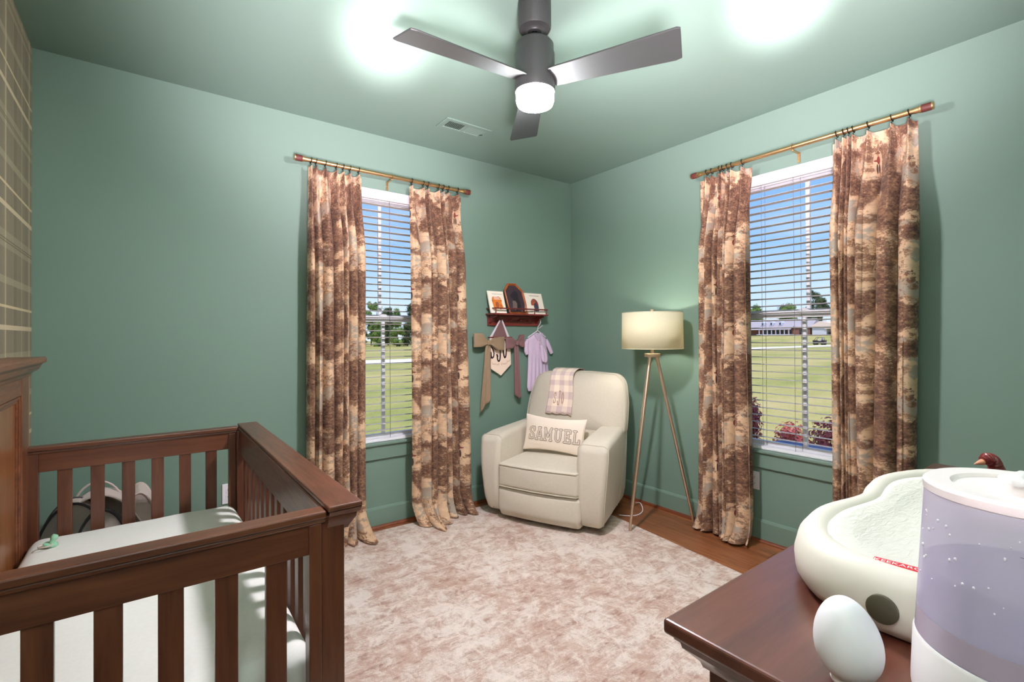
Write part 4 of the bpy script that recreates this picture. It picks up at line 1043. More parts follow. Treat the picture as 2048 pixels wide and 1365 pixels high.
# ================================================================ WALL SHELF
t=thing('wall_shelf','red mahogany peg shelf with a gallery rail on the green wall above the armchair','shelf',(-.69,-.01,1.414))
SX0,SX1=-.957,-.412
MB().box(SX0+.012,SX1-.0,-.018,-.001,1.414,1.500).build('back_board',M['shelfw'],t,bevel=.002)
MB().box(SX0-.006,SX1+.012,-.136,-.001,1.498,1.511).build('shelf_board',M['shelfw'],t,bevel=.004)
for x in (SX0+.020,SX1-.034):
    m=MB(); m.prism([(x,-.018,1.498),(x,-.115,1.498),(x,-.112,1.486),(x,-.085,1.478),(x,-.050,1.462),(x,-.035,1.440),(x,-.018,1.430)],(.016,0,0)); m.build('bracket',M['shelfw'],t,bevel=.002)
m=MB(); m.box(SX0,SX1+.010,-.133,-.122,1.545,1.556); m.box(SX0,SX0+.010,-.133,-.004,1.545,1.556); m.box(SX1,SX1+.010,-.133,-.004,1.545,1.556); m.build('gallery_rail',M['shelfw'],t,weld=False,bevel=.003)
for i in range(5):
    x=lerp(SX0+.012,SX1-.004,i/4)
    MB().lathe([(.0045,.0),(.0035,.004),(.006,.010),(.0035,.016),(.0045,.022),(.003,.028),(.0045,.035)],12,(x,-.1275,1.511)).build('spindle',M['shelfw'],t,smooth=True)
PEG=[-.846,-.741,-.643,-.544,-.440]
for x in PEG:
    MB().lathe([(.006,.0),(.0045,.012),(.005,.030),(.009,.036),(.0095,.042),(.006,.047),(.0,.048)],14,(x,-.018,1.455),(0,-1,.18)).build('peg',M['shelfw'],t,smooth=True)
def board(name,label,x0,x1,z0,z1,yb,yt,group=None,th=.014):
    "a book leaning against the wall; returns root mesh and a map (u right 0..1, v up 0..1)->front point"
    m=MB()
    def P(u,v,d): return (lerp(x0,x1,u),lerp(yb,yt,v)-d,lerp(z0,z1,v))
    vs=[P(u,v,d) for u in (0,1) for v in (0,1) for d in (0,th)]
    m.add(vs,[(0,1,3,2),(4,6,7,5),(0,4,5,1),(2,3,7,6),(0,2,6,4),(1,5,7,3)])
    o=tag(m.build(name,M['bookp'],None,bevel=.0012),label,'book',group); PINV[o.name]=Matrix.Identity(4)
    w=x1-x0; h=z1-z0
    def F(x,y,d=.0008): # metres from the lower left corner of the cover
        u=x/w;v=y/h; p=P(u,v,th+d); return p
    m=MB(); m.add([P(u,v,d) for u in (.0,.996) for v in (.006,.994) for d in (.002,th-.002)],[(0,1,3,2),(4,6,7,5),(0,4,5,1),(2,3,7,6),(0,2,6,4),(1,5,7,3)])
    vs=[P(1.0006,v,d) for v in (.01,.99) for d in (.002,th-.002)]; m=MB(); m.add(vs,[(0,1,3,2)]); m.build('pages',M['pages'],o)
    return o,F,w,h
def blob(mb,pts,F,d=.0009):
    mb.add([F(x,y,d) for x,y in pts],[tuple(range(len(pts)))])
def ell(cx,cy,rx,ry,a0=0,a1=360,n=22): return arc(cx,cy,rx,ry,a0,a1,n)
o,F,w,h=board('picture_book','cream picture book with an orange animal on its cover, left on the shelf',-.972,-.818,1.512,1.693,-.088,-.030)
m=MB()
blob(m,[(.034,.04),(.030,.075),(.026,.105),(.034,.128),(.050,.138),(.066,.134),(.080,.137),(.100,.138),(.116,.126),(.124,.105),(.120,.085),(.124,.066),(.130,.055),(.126,.046),(.112,.044),(.104,.030),(.092,.030),(.090,.048),(.078,.056),(.066,.052),(.060,.036),(.050,.028),(.040,.028)],F); m.build('animal_print',M['orange'],o,weld=False)
m=MB(); blob(m,ell(.074,.068,.018,.026),F,.0014); blob(m,ell(.108,.062,.006,.012),F,.0014); blob(m,ell(.118,.105,.004,.008),F,.0014); blob(m,ell(.036,.10,.004,.010),F,.0014); m.build('print_shading',M['dorange'],o,weld=False)
m=MB()
for k,(y,x0,x1) in enumerate(((.133,.048,.088),(.126,.050,.100),(.119,.050,.104),(.112,.050,.112))):
    x=x0
    while x<x1: blob(m,[(x,y),(x+.005,y),(x+.005,y+.004),(x,y+.004)],F,.0018); x+=.0068
m.build('title_text',M['tagw'],o,weld=False)
m=MB(); x=.040
while x<.138: blob(m,[(x,.155),(x+.0045,.155),(x+.0045,.159),(x,.159)],F,.0012); x+=.0062
m.build('small_print',M['grey_ink'],o,weld=False)
o,F,w,h=board('picture_book','cream picture book with a fan-tailed turkey on its cover, right on the shelf',-.592,-.405,1.512,1.694,-.088,-.030)
m=MB(); blob(m,ell(.088,.088,.040,.046,-15,195)+[(.06,.075),(.115,.075)],F); m.build('tail_fan_print',M['dorange'],o,weld=False)
m=MB()
for r1,r2 in ((.040,.0375),(.032,.030),(.024,.022)):
    k=r1/.040
    for a,b in zip(range(-15,195,10),range(-5,205,10)):
        blob(m,[(.088+r1*math.cos(R(a)),.088+.046*k*math.sin(R(a))),(.088+r1*math.cos(R(b)),.088+.046*k*math.sin(R(b))),(.088+r2*math.cos(R(b)),.088+.046*r2/.04*math.sin(R(b))),(.088+r2*math.cos(R(a)),.088+.046*r2/.04*math.sin(R(a)))],F,.0013)
blob(m,ell(.100,.066,.026,.032),F,.0015); blob(m,ell(.108,.100,.009,.014),F,.0016); blob(m,ell(.096,.036,.030,.010),F,.0015)
blob(m,[(.088,.036),(.092,.036),(.094,.020),(.088,.018)],F,.0015); blob(m,[(.108,.036),(.112,.036),(.112,.020),(.106,.018)],F,.0015)
m.build('turkey_print',M['ink'],o,weld=False)
m=MB(); blob(m,ell(.114,.098,.004,.006),F,.002); blob(m,ell(.116,.086,.003,.007),F,.002); m.build('wattle_print',M['red'],o,weld=False)
m=MB(); x=.046
while x<.150: blob(m,[(x,.156),(x+.005,.156),(x+.005,.162),(x,.162)],F,.0012); x+=.0066
m.build('title_text',M['grey_ink'],o,weld=False)
# octagonal framed bird picture
pts=[(-.760,1.766),(-.680,1.768),(-.612,1.710),(-.590,1.590),(-.600,1.512),(-.775,1.512),(-.790,1.585),(-.806,1.706)]
fc=(-.698,1.635)
def fy(z,d): return lerp(-.075,-.022,(z-1.512)/.256)-d
t=tag(MB().build('octagonal_picture_frame',M['orangew']),'eight-sided amber wood picture frame with a dark bird picture between the two books','picture frame') if False else None
m=MB(); n=len(pts); L=[]
for sc,d in ((1,.0),(1,.016),(.95,.020),(.90,.014),(.86,.010),(.86,.004)):
    L.append([(fc[0]+(x-fc[0])*sc,fy(fc[1]+(z-fc[1])*sc,d),fc[1]+(z-fc[1])*sc) for x,z in pts])
for a,b in zip(L[:-1],L[1:]):
    for k in range(n): m.add([a[k],a[(k+1)%n],b[(k+1)%n],b[k]],[(0,1,2,3)])
for k in range(n): m.add([L[-1][k],L[-1][(k+1)%n],L[0][(k+1)%n],L[0][k]],[(0,1,2,3)])
fo=tag(m.build('framed_picture',M['orangew'],None,bevel=.0015),'eight-sided amber wood frame with a dark bird picture between the two books','picture frame'); PINV[fo.name]=Matrix.Identity(4)
MB().add([(fc[0]+(x-fc[0])*.875,fy(fc[1]+(z-fc[1])*.875,.006),fc[1]+(z-fc[1])*.875) for x,z in pts],[tuple(range(n))]).build('picture',M['dark_art'],fo)
G=lambda x,y,d=.008: (x,fy(y,d),y)
m=MB(); blob(m,[(-.742,1.672),(-.728,1.684),(-.712,1.700),(-.690,1.704),(-.672,1.694),(-.664,1.674),(-.668,1.650),(-.655,1.62),(-.648,1.58),(-.66,1.54),(-.70,1.535),(-.735,1.56),(-.735,1.60),(-.72,1.63),(-.735,1.648),(-.748,1.655)],G,.007); m.build('bird_print',M['dark_bird'],fo,weld=False)
m=MB(); blob(m,[(-.73,1.622),(-.70,1.62),(-.685,1.60),(-.69,1.56),(-.71,1.54),(-.735,1.56)],G,.0078); m.build('wing_print',M['wing'],fo,weld=False)
# ================================================================ NAME PENNANT WITH BOWS
y0=-.035
t=thing('name_pennant','ivory monogrammed name pennant with two ribbon bows hanging from the shelf','pennant',(-.836,-.03,1.0))
m=MB(); m.prism([(-.944,y0,1.320),(-.738,y0,1.320),(-.730,y0,1.092),(-.833,y0,1.004),(-.946,y0,1.072)],(0,.003,0)); pn=m.build('banner_cloth',M['pennant'],t,bevel=.0008)
m=MB(); m.tube([(-.962,y0-.004,1.318),(-.722,y0-.004,1.318)],.005,10); m.build('dowel',M['shelfw'],t,smooth=True)
m=MB()
for a,b in (((-.842,1.462),(-.948,1.318)),((-.838,1.462),(-.748,1.320))):
    sgn=1 if b[0]>a[0] else -1
    m.prism([(a[0],-.050,a[1]),(a[0]+.012*sgn,-.050,a[1]),(b[0]+.0,y0-.006,b[1]),(b[0]-.024*sgn,y0-.006,b[1])],(0,.002,0))
m.build('hanging_ribbon',M['ribw'],t,weld=False)
m=MB(); m.prism([(-.840,-.046,1.462),(-.912,y0-.003,1.322),(-.772,y0-.003,1.322)],(0,.002,0)); m.build('gauze_backing',M['plumr'],t)
B=lambda x,z:(x,y0-.0012,z); m=MB(); x0=-.937
for ch,hh,zb,wd in (('S',.150,1.150,.048),('J',.205,1.122,.060),('O',.150,1.150,.050)):
    for st in GL[ch]: stroke(m,[(x0+px_*wd*1.15,zb+py_*hh) for px_,py_ in st],.0125,B)
    x0+=.062
m.build('monogram',M['plum_thread'],pn,weld=False)
vs,fs=text2d('Samuel  Owen',.026); m=MB()
def arcm(x,y):
    q=x+.030; return (-.868+ (x)*.98+.02,y0-.0016,1.100-.010*(1-(x/.1)**2)+.0+ y*1.0 + .02*max(0,(abs(x)-.02)))
m.add([arcm(x,y) for x,y in vs],fs); stroke(m,[(-.775,1.112),(-.770,1.128),(-.768,1.108),(-.762,1.120),(-.756,1.114),(-.750,1.128),(-.747,1.118),(-.741,1.134)],.002,lambda x,z:(x,y0-.0016,z)); m.build('script_lettering',M['tan_thread'],pn,weld=False)
def bow(cx,cz,mat,loops,tails,par):
    b=MB(); yk=y0-.020
    b.rbox((cx,yk-.012,cz),(.036,.030,.042),.012,2,3,(0,0,0),lambda x,y,z:(x+.002*math.sin(z*200),y,z+.1*x)); k=b.build('bow_knot',mat,par,smooth=True)
    for (ex,et,eb,thk) in loops:
        # flattened loop: fabric band from knot out to the end, front and back layer
        m=MB()
        def fn(u,v,ex=ex,et=et,eb=eb,thk=thk):
            a=PI*2*v; 
            prog=.5-.5*math.cos(a)          # 0 at knot, 1 at far end
            front=math.sin(a)
            x=lerp(cx,ex,prog); wz=sm(0,.55,prog)
            zt=lerp(cz+.014,et,wz); zb=lerp(cz-.014,eb,wz)
            z=lerp(zb,zt,u)+.004*math.sin(u*9+prog*3)*(1-prog)
            return (x-(ex-cx)*.10*(u-.5)*prog*.0, yk-.004-front*thk*(.5+.5*prog)-.006*math.sin(u*PI*3)*(1-prog)**.7, z)
        m.grid(fn,10,40); m.build('bow_loop',mat,k,smooth=True,solid=.0015,angle=180)
    for P in tails:
        m=MB()
        def ft(u,v,P=P):
            (xa,xb,zt),(xc,xd,zl,zr)=P
            x=lerp(lerp(xa,xc,v),lerp(xb,xd,v),u); zb=lerp(zl,zr,u); z=lerp(zt,zb,v)
            return (x,yk-.006+.010*math.sin(u*PI*2.2+.6)*(.4+.6*v)-.004*v+.012*(1-v)*0,z)
        m.grid(ft,12,30); m.build('bow_tail',mat,k,smooth=True,solid=.0015,angle=180)
bow(-.972,1.276,M['olive'],[(-1.112,1.352,1.240,.024),(-.815,1.322,1.212,.022)],[((-1.000,-.968,1.262),(-1.056,-1.008,.708,.800)),((-.985,-.950,1.262),(-1.012,-.948,.770,.835))],t)
bow(-.690,1.272,M['plumr'],[(-.606,1.340,1.232,.022),(-.800,1.318,1.222,.02)],[((-.715,-.690,1.258),(-.712,-.668,.842,.800)),((-.694,-.668,1.258),(-.684,-.640,.800,.826))],t)
# ================================================================ BABY GOWN ON HANGER
t=thing('baby_gown','lilac striped baby gown on a hanger at the right end of the shelf','baby gown',(-.43,-.05,.87))
hx_,hz_=-.437,1.385
m=MB(); m.tube([(PEG[4],-.066,1.470),(PEG[4]+.014,-.060,1.462),(PEG[4]+.016,-.056,1.440),(PEG[4]+.004,-.040,1.410),(hx_,-.032,1.375)],.0025,8)
m.tube([(hx_-.012,-.055,1.415),(hx_-.006,-.034,1.375)],.0022,6); m.tube([(hx_+.036,-.058,1.418),(hx_+.004,-.034,1.388)],.0022,6)
m.tube([(-.545,-.030,1.315),(hx_,-.032,1.375),(-.345,-.030,1.318)],.005,8); m.build('hanger',M['ribw'],t,smooth=True,weld=False)
def cloth_poly(name,left,right,mat,y,fold=.006,nf=4,par=None,th=.012):
    "sheet between two polylines left(z)/right(z), given as lists of (x,z) of equal length; front and back shells"
    n=len(left)-1
    def L(P,v):
        i=min(int(v*n),n-1); f=v*n-i; return lerp(P[i][0],P[i+1][0],f),lerp(P[i][1],P[i+1][1],f)
    m=MB()
    for sg in (-1,1):
        def fn(u,v,sg=sg):
            a=L(left,v);b=L(right,v); e=math.sin(PI*u)**.5
            return (lerp(a[0],b[0],u),y+sg*th*e+fold*math.sin(u*PI*2*nf+v*2)*min(1,v*2)*e,lerp(a[1],b[1],u))
        m.grid(fn,40,24,lambda u,v:(u*.22,v))
    return m.build(name,mat,par,smooth=True,angle=180)
bd=cloth_poly('bodice',[(-.480,1.340),(-.552,1.300),(-.542,1.230),(-.540,1.185)],[(-.395,1.340),(-.335,1.300),(-.333,1.230),(-.328,1.185)],M['gown'],-.030,.002,3,t,.014)
cloth_poly('skirt',[(-.540,1.205),(-.545,1.08),(-.553,.95),(-.556,.89),(-.545,.855)],[(-.326,1.205),(-.315,1.08),(-.300,.95),(-.296,.89),(-.305,.855)],M['gown'],-.030,.005,6,t,.015)
cloth_poly('sleeve',[(-.556,1.302),(-.588,1.26),(-.584,1.195),(-.568,1.165)],[(-.535,1.290),(-.540,1.25),(-.540,1.21),(-.532,1.180)],M['gown'],-.030,.002,1,t,.013)
cloth_poly('sleeve',[(-.346,1.292),(-.338,1.25),(-.315,1.205),(-.290,1.165)],[(-.330,1.304),(-.296,1.262),(-.272,1.215),(-.258,1.185)],M['gown'],-.030,.002,1,t,.013)
for pl in ([(-.492,1.345),(-.462,1.357),(-.432,1.312),(-.447,1.286)],[(-.384,1.345),(-.412,1.357),(-.432,1.312),(-.412,1.284)]):
    MB().prism([(x,-.050,z) for x,z in pl],(0,.004,0)).build('collar',M['gown'],t,bevel=.001)
m=MB(); m.tube([(-.452,-.042,1.352),(-.430,-.044,1.343),(-.408,-.042,1.352)],.006,8); m.build('neckband',M['ribw'],t,smooth=True)
for z in (1.285,1.255,1.225): MB().lathe([(.0,.002),(.003,.002),(.0035,0)],10,(-.431,-.0465,z),(0,-1,0)).build('button',M['tan_thread'],t)
# matching bib / cap hanging in front
bb=thing('baby_bonnet','small lilac bonnet pinned over the hanging baby gown','bonnet',(-.41,-.075,1.10))
cloth_poly('bonnet_cloth',[(-.436,1.245),(-.432,1.20),(-.428,1.14),(-.412,1.105),(-.392,1.096)],[(-.396,1.245),(-.372,1.20),(-.350,1.14),(-.352,1.112),(-.375,1.096)],M['gown'],-.066,.003,2,bb,.008)
MB().tube([(-.428,-.070,1.33),(-.425,-.078,1.28),(-.415,-.082,1.225)],.0025,6).build('tie_cord',M['ribw'],bb,smooth=True)
# ================================================================ OUTSIDE
def gz(x,y):
    d=x; far=sm(132,186,d)*2.35
    return -.95-.15*sm(20,120,d)+far+ .5*sm(70,130,y)*(1-sm(60,120,x))
m=MB()
xs=[.14,1,2,4,7,12,20,30,45,60,80,100,120,132,140,150,160,170,180,190,210,240,300]; ys=[-120,-60,-30,-12,-5,.14,4,10,20,30,36,40,44,50,60,75,90,105,120,135,160,200,260]
xs=[-60,-20,-8,-3.9]+xs
vs=[(x,y,gz(x,y)) for x in xs for y in ys]; n=len(ys)
m.add(vs,[(i*n+j,(i+1)*n+j,(i+1)*n+j+1,i*n+j+1) for i in range(len(xs)-1) for j in range(n-1) if not (xs[i]>=-3.9 and xs[i+1]<=.14 and ys[j]>=-5 and ys[j+1]<=.14)])
struct(m.build('lawn',M['grass'],smooth=True))
m=MB(); X=[3,12,24,40,60,80,100,120,132,140]
for a,b in zip(X[:-1],X[1:]): m.add([(a,36.8,gz(a,36.8)+.05),(b,36.8,gz(b,36.8)+.05),(b,42.6,gz(b,42.6)+.05),(a,42.6,gz(a,42.6)+.05)],[(0,1,2,3)])
struct(m.build('driveway',M['road']))
# house across the lawn
hx0=190.0; k=190/120.
def hp(py): return py*k-0.0
t=thing('neighbour_house','long single-storey house with dormers and porch far across the lawn','house',(hx0,85,gz(190,85)))
yL,yR=97,73; zb=gz(190,85)-.1
MB().box(hx0,hx0+10,yR,yL+4,zb,4.2).build('walls',M['brick'],t)
m=MB(); m.prism([(hx0-.4,yR-.6,4.1),(hx0+5,yR-.6,7.4),(hx0+10.4,yR-.6,4.1)],(0,yL+4-yR+1.2,0)); m.build('roof',M['roofs'],t)
m=MB(); m.prism([(hx0-3.0,78.5,3.45),(hx0+.2,78.5,4.75),(hx0+.2,78.5,4.55),(hx0-3.0,78.5,3.25)],(0,21,0)); m.build('porch_roof',M['roofs'],t)
for i in range(8): MB().box(hx0-2.9,hx0-2.6,79.0+i*1.55,79.25+i*1.55,zb,3.35).build('porch_column',M['siding'],t)
MB().box(hx0-2.95,hx0,78.6,91,zb,zb+.45).build('porch_floor',M['siding'],t)
for i in range(7): MB().box(hx0-.06,hx0+.02,79.5+i*1.55,80.4+i*1.55,1.7,3.2).build('window',M['darkwin'],t)
MB().box(hx0-.06,hx0+.02,74.4,76.6,1.5,3.3).build('window',M['darkwin'],t)
for y in (90.3,87.0,83.7):
    d=MB().prism([(hx0+.6,y-.8,4.9),(hx0+.6,y+.8,4.9),(hx0+.6,y+.8,6.0),(hx0+.6,y,6.7),(hx0+.6,y-.8,6.0)],(3,0,0)).build('dormer',M['siding'],t)
    MB().box(hx0+.55,hx0+.62,y-.3,y+.3,5.2,6.0).build('dormer_window',M['darkwin'],d)
t=thing('neighbour_garage','pale garage with a pink metal carport roof beside the far house','garage',(hx0,69,gz(190,69)))
MB().box(hx0-2,hx0+6,66.9,71.5,zb,4.0).build('walls',M['siding'],t)
m=MB(); m.prism([(hx0-2.6,72.0,4.3),(hx0-2.6,68.8,6.2),(hx0-2.6,62,4.6),(hx0-2.6,62,4.4),(hx0-2.6,66.8,4.2)],(9,0,0)); m.build('roof',M['roofp'],t)
m=MB(); m.box(hx0-2.4,hx0+6,58,67.4,3.45,3.7); m.build('carport_roof',M['roofp'],t)
for y in (58.3,62.5): MB().box(hx0-2.3,hx0-2.1,y,y+.2,zb,3.5).build('carport_post',M['siding'],t)
t=thing('parked_car','dark car parked under the far carport','car',(hx0,64.5,zb))
m=MB(); m.rbox((hx0,64.4,zb+.75),(2,4.3,.75),.25,2,3); m.rbox((hx0,64.2,zb+1.3),(1.8,2.4,.7),.3,2,3); m.build('body',M['utv'],t,smooth=True,weld=False)
for y in (63.0,65.8): MB().lathe([(.0,0),(.36,0),(.36,.25),(.0,.25)],16,(hx0-1.05,y,zb+.4),(1,0,0)).build('wheel',M['tire'],t)
# utility vehicle on the driveway
ux,uy=127,46.0; uz=gz(ux,uy)
t=thing('utility_vehicle','dark open utility buggy parked beside the driveway','utility vehicle',(ux,uy,uz))
m=MB(); m.rbox((ux,uy,uz+.75),(1.4,2.6,.40),.12,2,3); m.box(ux-.65,ux+.65,uy+.5,uy+1.3,uz+.8,uz+1.1); m.box(ux-.7,ux+.7,uy-1.3,uy-.6,uz+.85,uz+1.15); m.build('body',M['utv'],t,weld=False)
m=MB()
for sx in (-.6,.6):
    m.tube([(ux+sx,uy+1.0,uz+1.1),(ux+sx,uy+.45,uz+1.8),(ux+sx,uy-.7,uz+1.8),(ux+sx,uy-.95,uz+1.0)],.05,6)
m.build('roll_cage',M['utv'],t,weld=False)
m=MB(); m.box(ux-.6,ux+.6,uy-.5,uy+.1,uz+.95,uz+1.2); m.box(ux-.6,ux+.6,uy-.6,uy-.45,uz+1.1,uz+1.7); m.build('seat',M['seatw'],t,weld=False)
for sx in (-.75,.55):
    for sy in (-.85,.85): MB().lathe([(.0,0),(.40,0),(.40,.24),(.0,.24)],16,(ux+sx-.02,uy+sy,uz+.40),(1,0,0)).build('wheel',M['tire'],t)
def leafcloud(mb,rnd,centers,n,size,flat=.5):
    for i in range(n):
        c,r=rnd.choice(centers)
        v=Vector((rnd.gauss(0,1),rnd.gauss(0,1),rnd.gauss(0,1))); v.normalize()
        p=Vector(c)+Vector((v.x*r[0],v.y*r[1],v.z*r[2]))*rnd.uniform(.62,1.12)
        a=(v+Vector((rnd.uniform(-.8,.8),rnd.uniform(-.8,.8),rnd.uniform(-.3,.9)))).normalized(); u=a.orthogonal().normalized(); q=rnd.uniform(0,2*PI); w=a.cross(u)
        e1=(u*math.cos(q)+w*math.sin(q)); e2=a.cross(e1); s=size*rnd.uniform(.6,1.3)
        mb.add([p-e1*s,p-e2*s*flat,p+e1*s,p+e2*s*flat],[(0,1,2,3)])
def tree(x,y,h,w,mat,label,group,seed,low=.12,n=900,size=.55):
    rnd=random.Random(seed); z=gz(x,y)
    t=thing('tree',label,'tree',(x,y,z),group)
    MB().tube([(x,y,z-.2),(x+.1,y,z+h*.35),(x-.1,y+.1,z+h*.75)],[w*.05,w*.04,w*.015],8).build('trunk',M['bark'],t,smooth=True)
    cs=[]
    for i in range(24):
        f=rnd.uniform(low+.05,.93); rad=w*.5*(math.sin(PI*min(.98,max(.1,(f-low)/(1-low)*.8+.15))))*.75
        a=rnd.uniform(0,2*PI); r=w*rnd.uniform(.14,.26)
        cs.append(((x+rad*math.cos(a)*.8,y+rad*math.sin(a)*.8,z+f*h),(r,r,r*1.0)))
    m=MB()
    for c,r in cs:
        bm=bmesh.new(); bmesh.ops.create_icosphere(bm,subdivisions=2,radius=1)
        vs=[(c[0]+v.co.x*r[0]*.7*(1+.25*noise.noise(v.co*2.3+Vector(c))),c[1]+v.co.y*r[1]*.7*(1+.25*noise.noise(v.co*2.1)),c[2]+v.co.z*r[2]*.7) for v in bm.verts]
        m.add(vs,[tuple(v.index for v in f.verts) for f in bm.faces]); bm.free()
    leafcloud(m,rnd,cs,n,size)
    m.build('crown',M[mat],t,weld=False)
K_=lambda k:{'leafd':'dark green ','leafg':'light green '}[k]
LA='leafy tree in the far treeline seen through the left window'; GA='trees beyond the lawn, left window'
sd_=100
for i in range(6):
    x=31.5+i*3.6+((i*37)%5-2)*.15; y=105+((i*53)%3)*2.5
    tree(x,y,[9.8,8.6,10.6,9.0,9.4,10.4,12.2,12.8,10.0][i],3.3,['leafd','leafd','leafg','leafd','leafg','leafd','leafd','leafg','leafd'][i],K_(['leafd','leafd','leafg','leafd','leafg','leafd'][i])+LA,GA,sd_+i,.03,3000,.19)
for i in range(6):
    x=30+i*3.6; y=97+((i*29)%3)*1.2
    tree(x,y,4.6+((i*31)%5)*.5,3.3,['leafg','leafd','leafg'][i%3],K_(['leafg','leafd','leafg'][i%3])+'low bushy tree at the front of the treeline seen through the left window','low trees, left window',sd_+40+i,.0,2400,.16)
for i in range(6):
    tree(30+i*3.5,116.5+(i%2)*4.2,8.6+((i*41)%5)*.6,3.6,['leafd','leafg','leafd'][i%3],K_(['leafd','leafg','leafd'][i%3])+'dense tree at the back of the treeline seen through the left window','back row trees, left window',sd_+60+i,.0,2600,.22)
for i,(y,h,w,mt) in enumerate(((104,11,7,'leafd'),(99,13,7,'leafg'),(93,11.5,7,'leafg'),(86.5,13,8,'leafd'),(81,12.0,8,'leafg'),(76.5,19,7,'leafd'),(70,14,7,'leafd'),(62,9.5,8,'leafg'),(56,10.5,8,'leafd'))):
    tree(214+(i%2)*12,y*1.12,h+1.0,w*1.12,mt,K_(mt)+'tall tree rising behind the far house seen through the right window','trees behind the house, right window',sd_+80+i,.0,3200,.33)
def shrub(label,cs,seed,n,size,mat='leafp'):
    rnd=random.Random(seed); c0=cs[0][0]; z=gz(c0[0],c0[1])
    t=thing('shrub',label,'shrub',(c0[0],c0[1],z))
    m=MB()
    for c,r in cs:
        for _ in range(4):
            a=rnd.uniform(0,2*PI); m.tube([(c0[0],c0[1],z),((c0[0]+c[0])/2+.05*math.cos(a),(c0[1]+c[1])/2,(z+c[2])/2),(c[0]+r[0]*.7*math.cos(a),c[1]+r[1]*.7*math.sin(a),c[2]+r[2]*.5)],[.012,.008,.003],6)
    m.build('stems',M['twig'],t,weld=False)
    m=MB(); leafcloud(m,rnd,cs,n,size,.55); 
    cs2=[(c,(r[0]*.6,r[1]*.6,r[2]*.6)) for c,r in cs]; leafcloud(m,rnd,cs2,n//2,size,.55); m.build('leaves',M[mat],t,weld=False)
shrub('tall purple-red shrub outside at the left edge of the right window',[((1.0,-1.18,.25),(.13,.08,.30)),((1.0,-1.17,.60),(.11,.07,.20)),((1.0,-1.17,-.2),(.14,.09,.3))],1,1700,.017)
shrub('low purple shrub outside in the middle of the right window',[((1.30,-1.36,.40),(.14,.13,.17)),((1.32,-1.37,.15),(.14,.14,.2)),((1.32,-1.37,-.15),(.14,.14,.3))],2,2000,.018)
shrub('fuller purple-red shrub outside at the right edge of the right window',[((1.05,-1.77,.48),(.18,.16,.21)),((1.06,-1.75,.22),(.18,.19,.22)),((1.06,-1.76,-.1),(.18,.19,.35)),((1.06,-1.95,.35),(.16,.14,.25))],3,3200,.019)
shrub('small olive sprig outside between two purple shrubs',[((.78,-1.27,.46),(.04,.035,.07)),((.80,-1.27,.2),(.04,.035,.2))],4,90,.018,'leafo')
t=MB(); t.rbox((.62,-1.80,-.17),(.26,.62,1.38),.06,6,3,(0,0,.02),lambda x,y,z:(x,y,z+.02*noise.noise(Vector((x*8,y*8,2))))); tag(t.build('shaded_mulch_bank',M['mulch'],None,smooth=True),'shade-coloured blue-grey mulch planter standing outside below the right window','bank')  # added block standing in for mulch in the house's shade
# ================================================================ LIGHT
def light(name,typ,loc,energy,color=(1,1,1),**kw):
    l=bpy.data.lights.new(name,typ); l.energy=energy; l.color=color
    for k,v in kw.items(): setattr(l,k,v)
    o=bpy.data.objects.new(name,l); C.objects.link(o); o.location=loc; return o
def aim(o,p): o.rotation_euler=(Vector(p)-o.location).to_track_quat('-Z','Y').to_euler()
s=light('sun','SUN',(0,0,10),SUN_E,(1,.96,.88),angle=R(.6)); s.rotation_euler=Vector((.42,.20,-.95)).to_track_quat('-Z','Y').to_euler()
light('floor_lamp_light','POINT',(lc.x,lc.y,1.39),LAMP_E,(1,.93,.84),shadow_soft_size=.03)
FC=(1,.80,.92)
for loc,tgt,wide,pw_,core,pc in (((-3.05,-3.33,1.05),(-2.24,-1.06,2.74),46,FL1,9,FL1C),((-2.75,-3.34,1.30),(-1.02,-2.36,2.74),56,FL2,10,FL2C)):
    o=light('bounce_flash','SPOT',loc,pw_,FC,spot_size=R(wide),spot_blend=1.0,shadow_soft_size=.30); aim(o,tgt)
    o=light('bounce_flash','SPOT',loc,pc,FC,spot_size=R(core),spot_blend=1.0,shadow_soft_size=.12); aim(o,tgt)
f3=light('bounce_flash','SPOT',(-2.75,-3.3,1.62),FL3,(1,.76,.90),spot_size=R(70),spot_blend=.8,shadow_soft_size=.08); aim(f3,(-3.0,-3.18,2.74))  # extra ceiling bounce added to fill the foreground
f4=light('added_camera_fill','SPOT',(-3.22,-3.33,1.80),FL4,(1,.96,.97),spot_size=R(130),spot_blend=1.0,shadow_soft_size=.25); aim(f4,(-2.25,-2.55,.95))  # weak soft fill added near the camera to brighten the dresser things
w=bpy.data.worlds.new('sky'); bpy.context.scene.world=w; w.use_nodes=True; nt=w.node_tree; nt.nodes.clear()
out=nt.nodes.new('ShaderNodeOutputWorld'); bg=nt.nodes.new('ShaderNodeBackground'); nt.links.new(bg.outputs[0],out.inputs[0])
tc=nt.nodes.new('ShaderNodeTexCoord'); sx=nt.nodes.new('ShaderNodeSeparateXYZ'); nt.links.new(tc.outputs['Generated'],sx.inputs[0])
cr=nt.nodes.new('ShaderNodeValToRGB'); nt.links.new(sx.outputs[2],cr.inputs[0]); e=cr.color_ramp.elements
e[0].position=0.0; e[0].color=srgb(214,228,240); e[1].position=.45; e[1].color=srgb(110,160,232)
a=e.new(.07); a.color=srgb(190,216,240); a=e.new(.18); a.color=srgb(140,186,240)
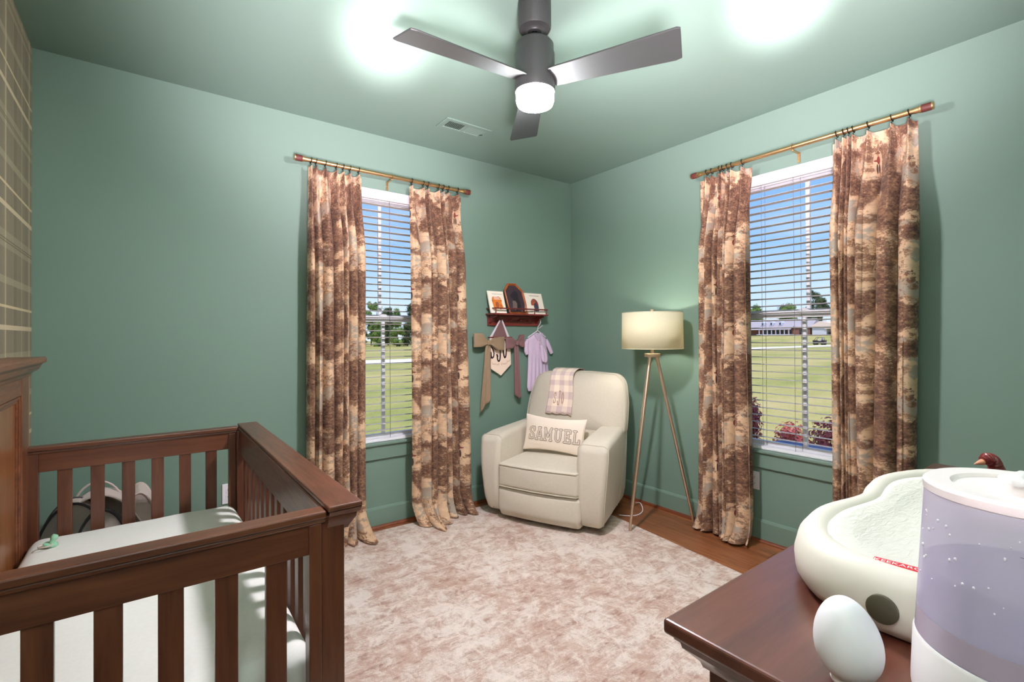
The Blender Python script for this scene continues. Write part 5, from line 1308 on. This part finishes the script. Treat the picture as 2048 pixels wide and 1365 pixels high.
nz=nt.nodes.new('ShaderNodeTexNoise'); mp=nt.nodes.new('ShaderNodeMapping'); mp.inputs['Scale'].default_value=(1,1,5); nt.links.new(tc.outputs['Generated'],mp.inputs[0]); nt.links.new(mp.outputs[0],nz.inputs['Vector']); nz.inputs['Scale'].default_value=2.2; nz.inputs['Detail'].default_value=6
c2=nt.nodes.new('ShaderNodeValToRGB'); nt.links.new(nz.outputs['Fac'],c2.inputs[0]); c2.color_ramp.elements[0].position=.5; c2.color_ramp.elements[0].color=(0,0,0,1); c2.color_ramp.elements[1].position=.8; c2.color_ramp.elements[1].color=(.6,.6,.6,1)
mx=nt.nodes.new('ShaderNodeMix'); mx.data_type='RGBA'; nt.links.new(c2.outputs[0],mx.inputs[0]); nt.links.new(cr.outputs[0],mx.inputs[6]); mx.inputs[7].default_value=srgb(240,244,250); nt.links.new(mx.outputs[2],bg.inputs[0]); bg.inputs[1].default_value=SKY_E
# ================================================================ CAMERA
cam=bpy.data.cameras.new('camera'); co=bpy.data.objects.new('camera',cam); C.objects.link(co)
fpx=973.5; yaw=R(36.9746); pit=.0062926; rol=-.0052807; cpos=Vector((-3.16113,-3.27991,1.32482))
fw=Vector((math.sin(yaw)*math.cos(pit),math.cos(yaw)*math.cos(pit),math.sin(pit))); r0=Vector((math.cos(yaw),-math.sin(yaw),0)); u0=r0.cross(fw)
rr=r0*math.cos(rol)+u0*math.sin(rol); uu=-r0*math.sin(rol)+u0*math.cos(rol)
co.matrix_world=Matrix(((rr.x,uu.x,-fw.x,cpos.x),(rr.y,uu.y,-fw.y,cpos.y),(rr.z,uu.z,-fw.z,cpos.z),(0,0,0,1)))
cam.sensor_width=36; cam.lens=fpx/2048*36; cam.shift_y=-15.376/2048; cam.clip_start=.02; cam.clip_end=1000
sc=bpy.context.scene; sc.camera=co
sc.view_settings.view_transform='Standard'; sc.view_settings.look='None'; sc.view_settings.gamma=1; sc.view_settings.use_curve_mapping=False
sc.view_settings.exposure=EXPO
cy=sc.cycles; cy.use_denoising=True; cy.max_bounces=10; cy.diffuse_bounces=5; cy.transparent_max_bounces=16; cy.sample_clamp_indirect=8; cy.caustics_reflective=False; cy.caustics_refractive=False
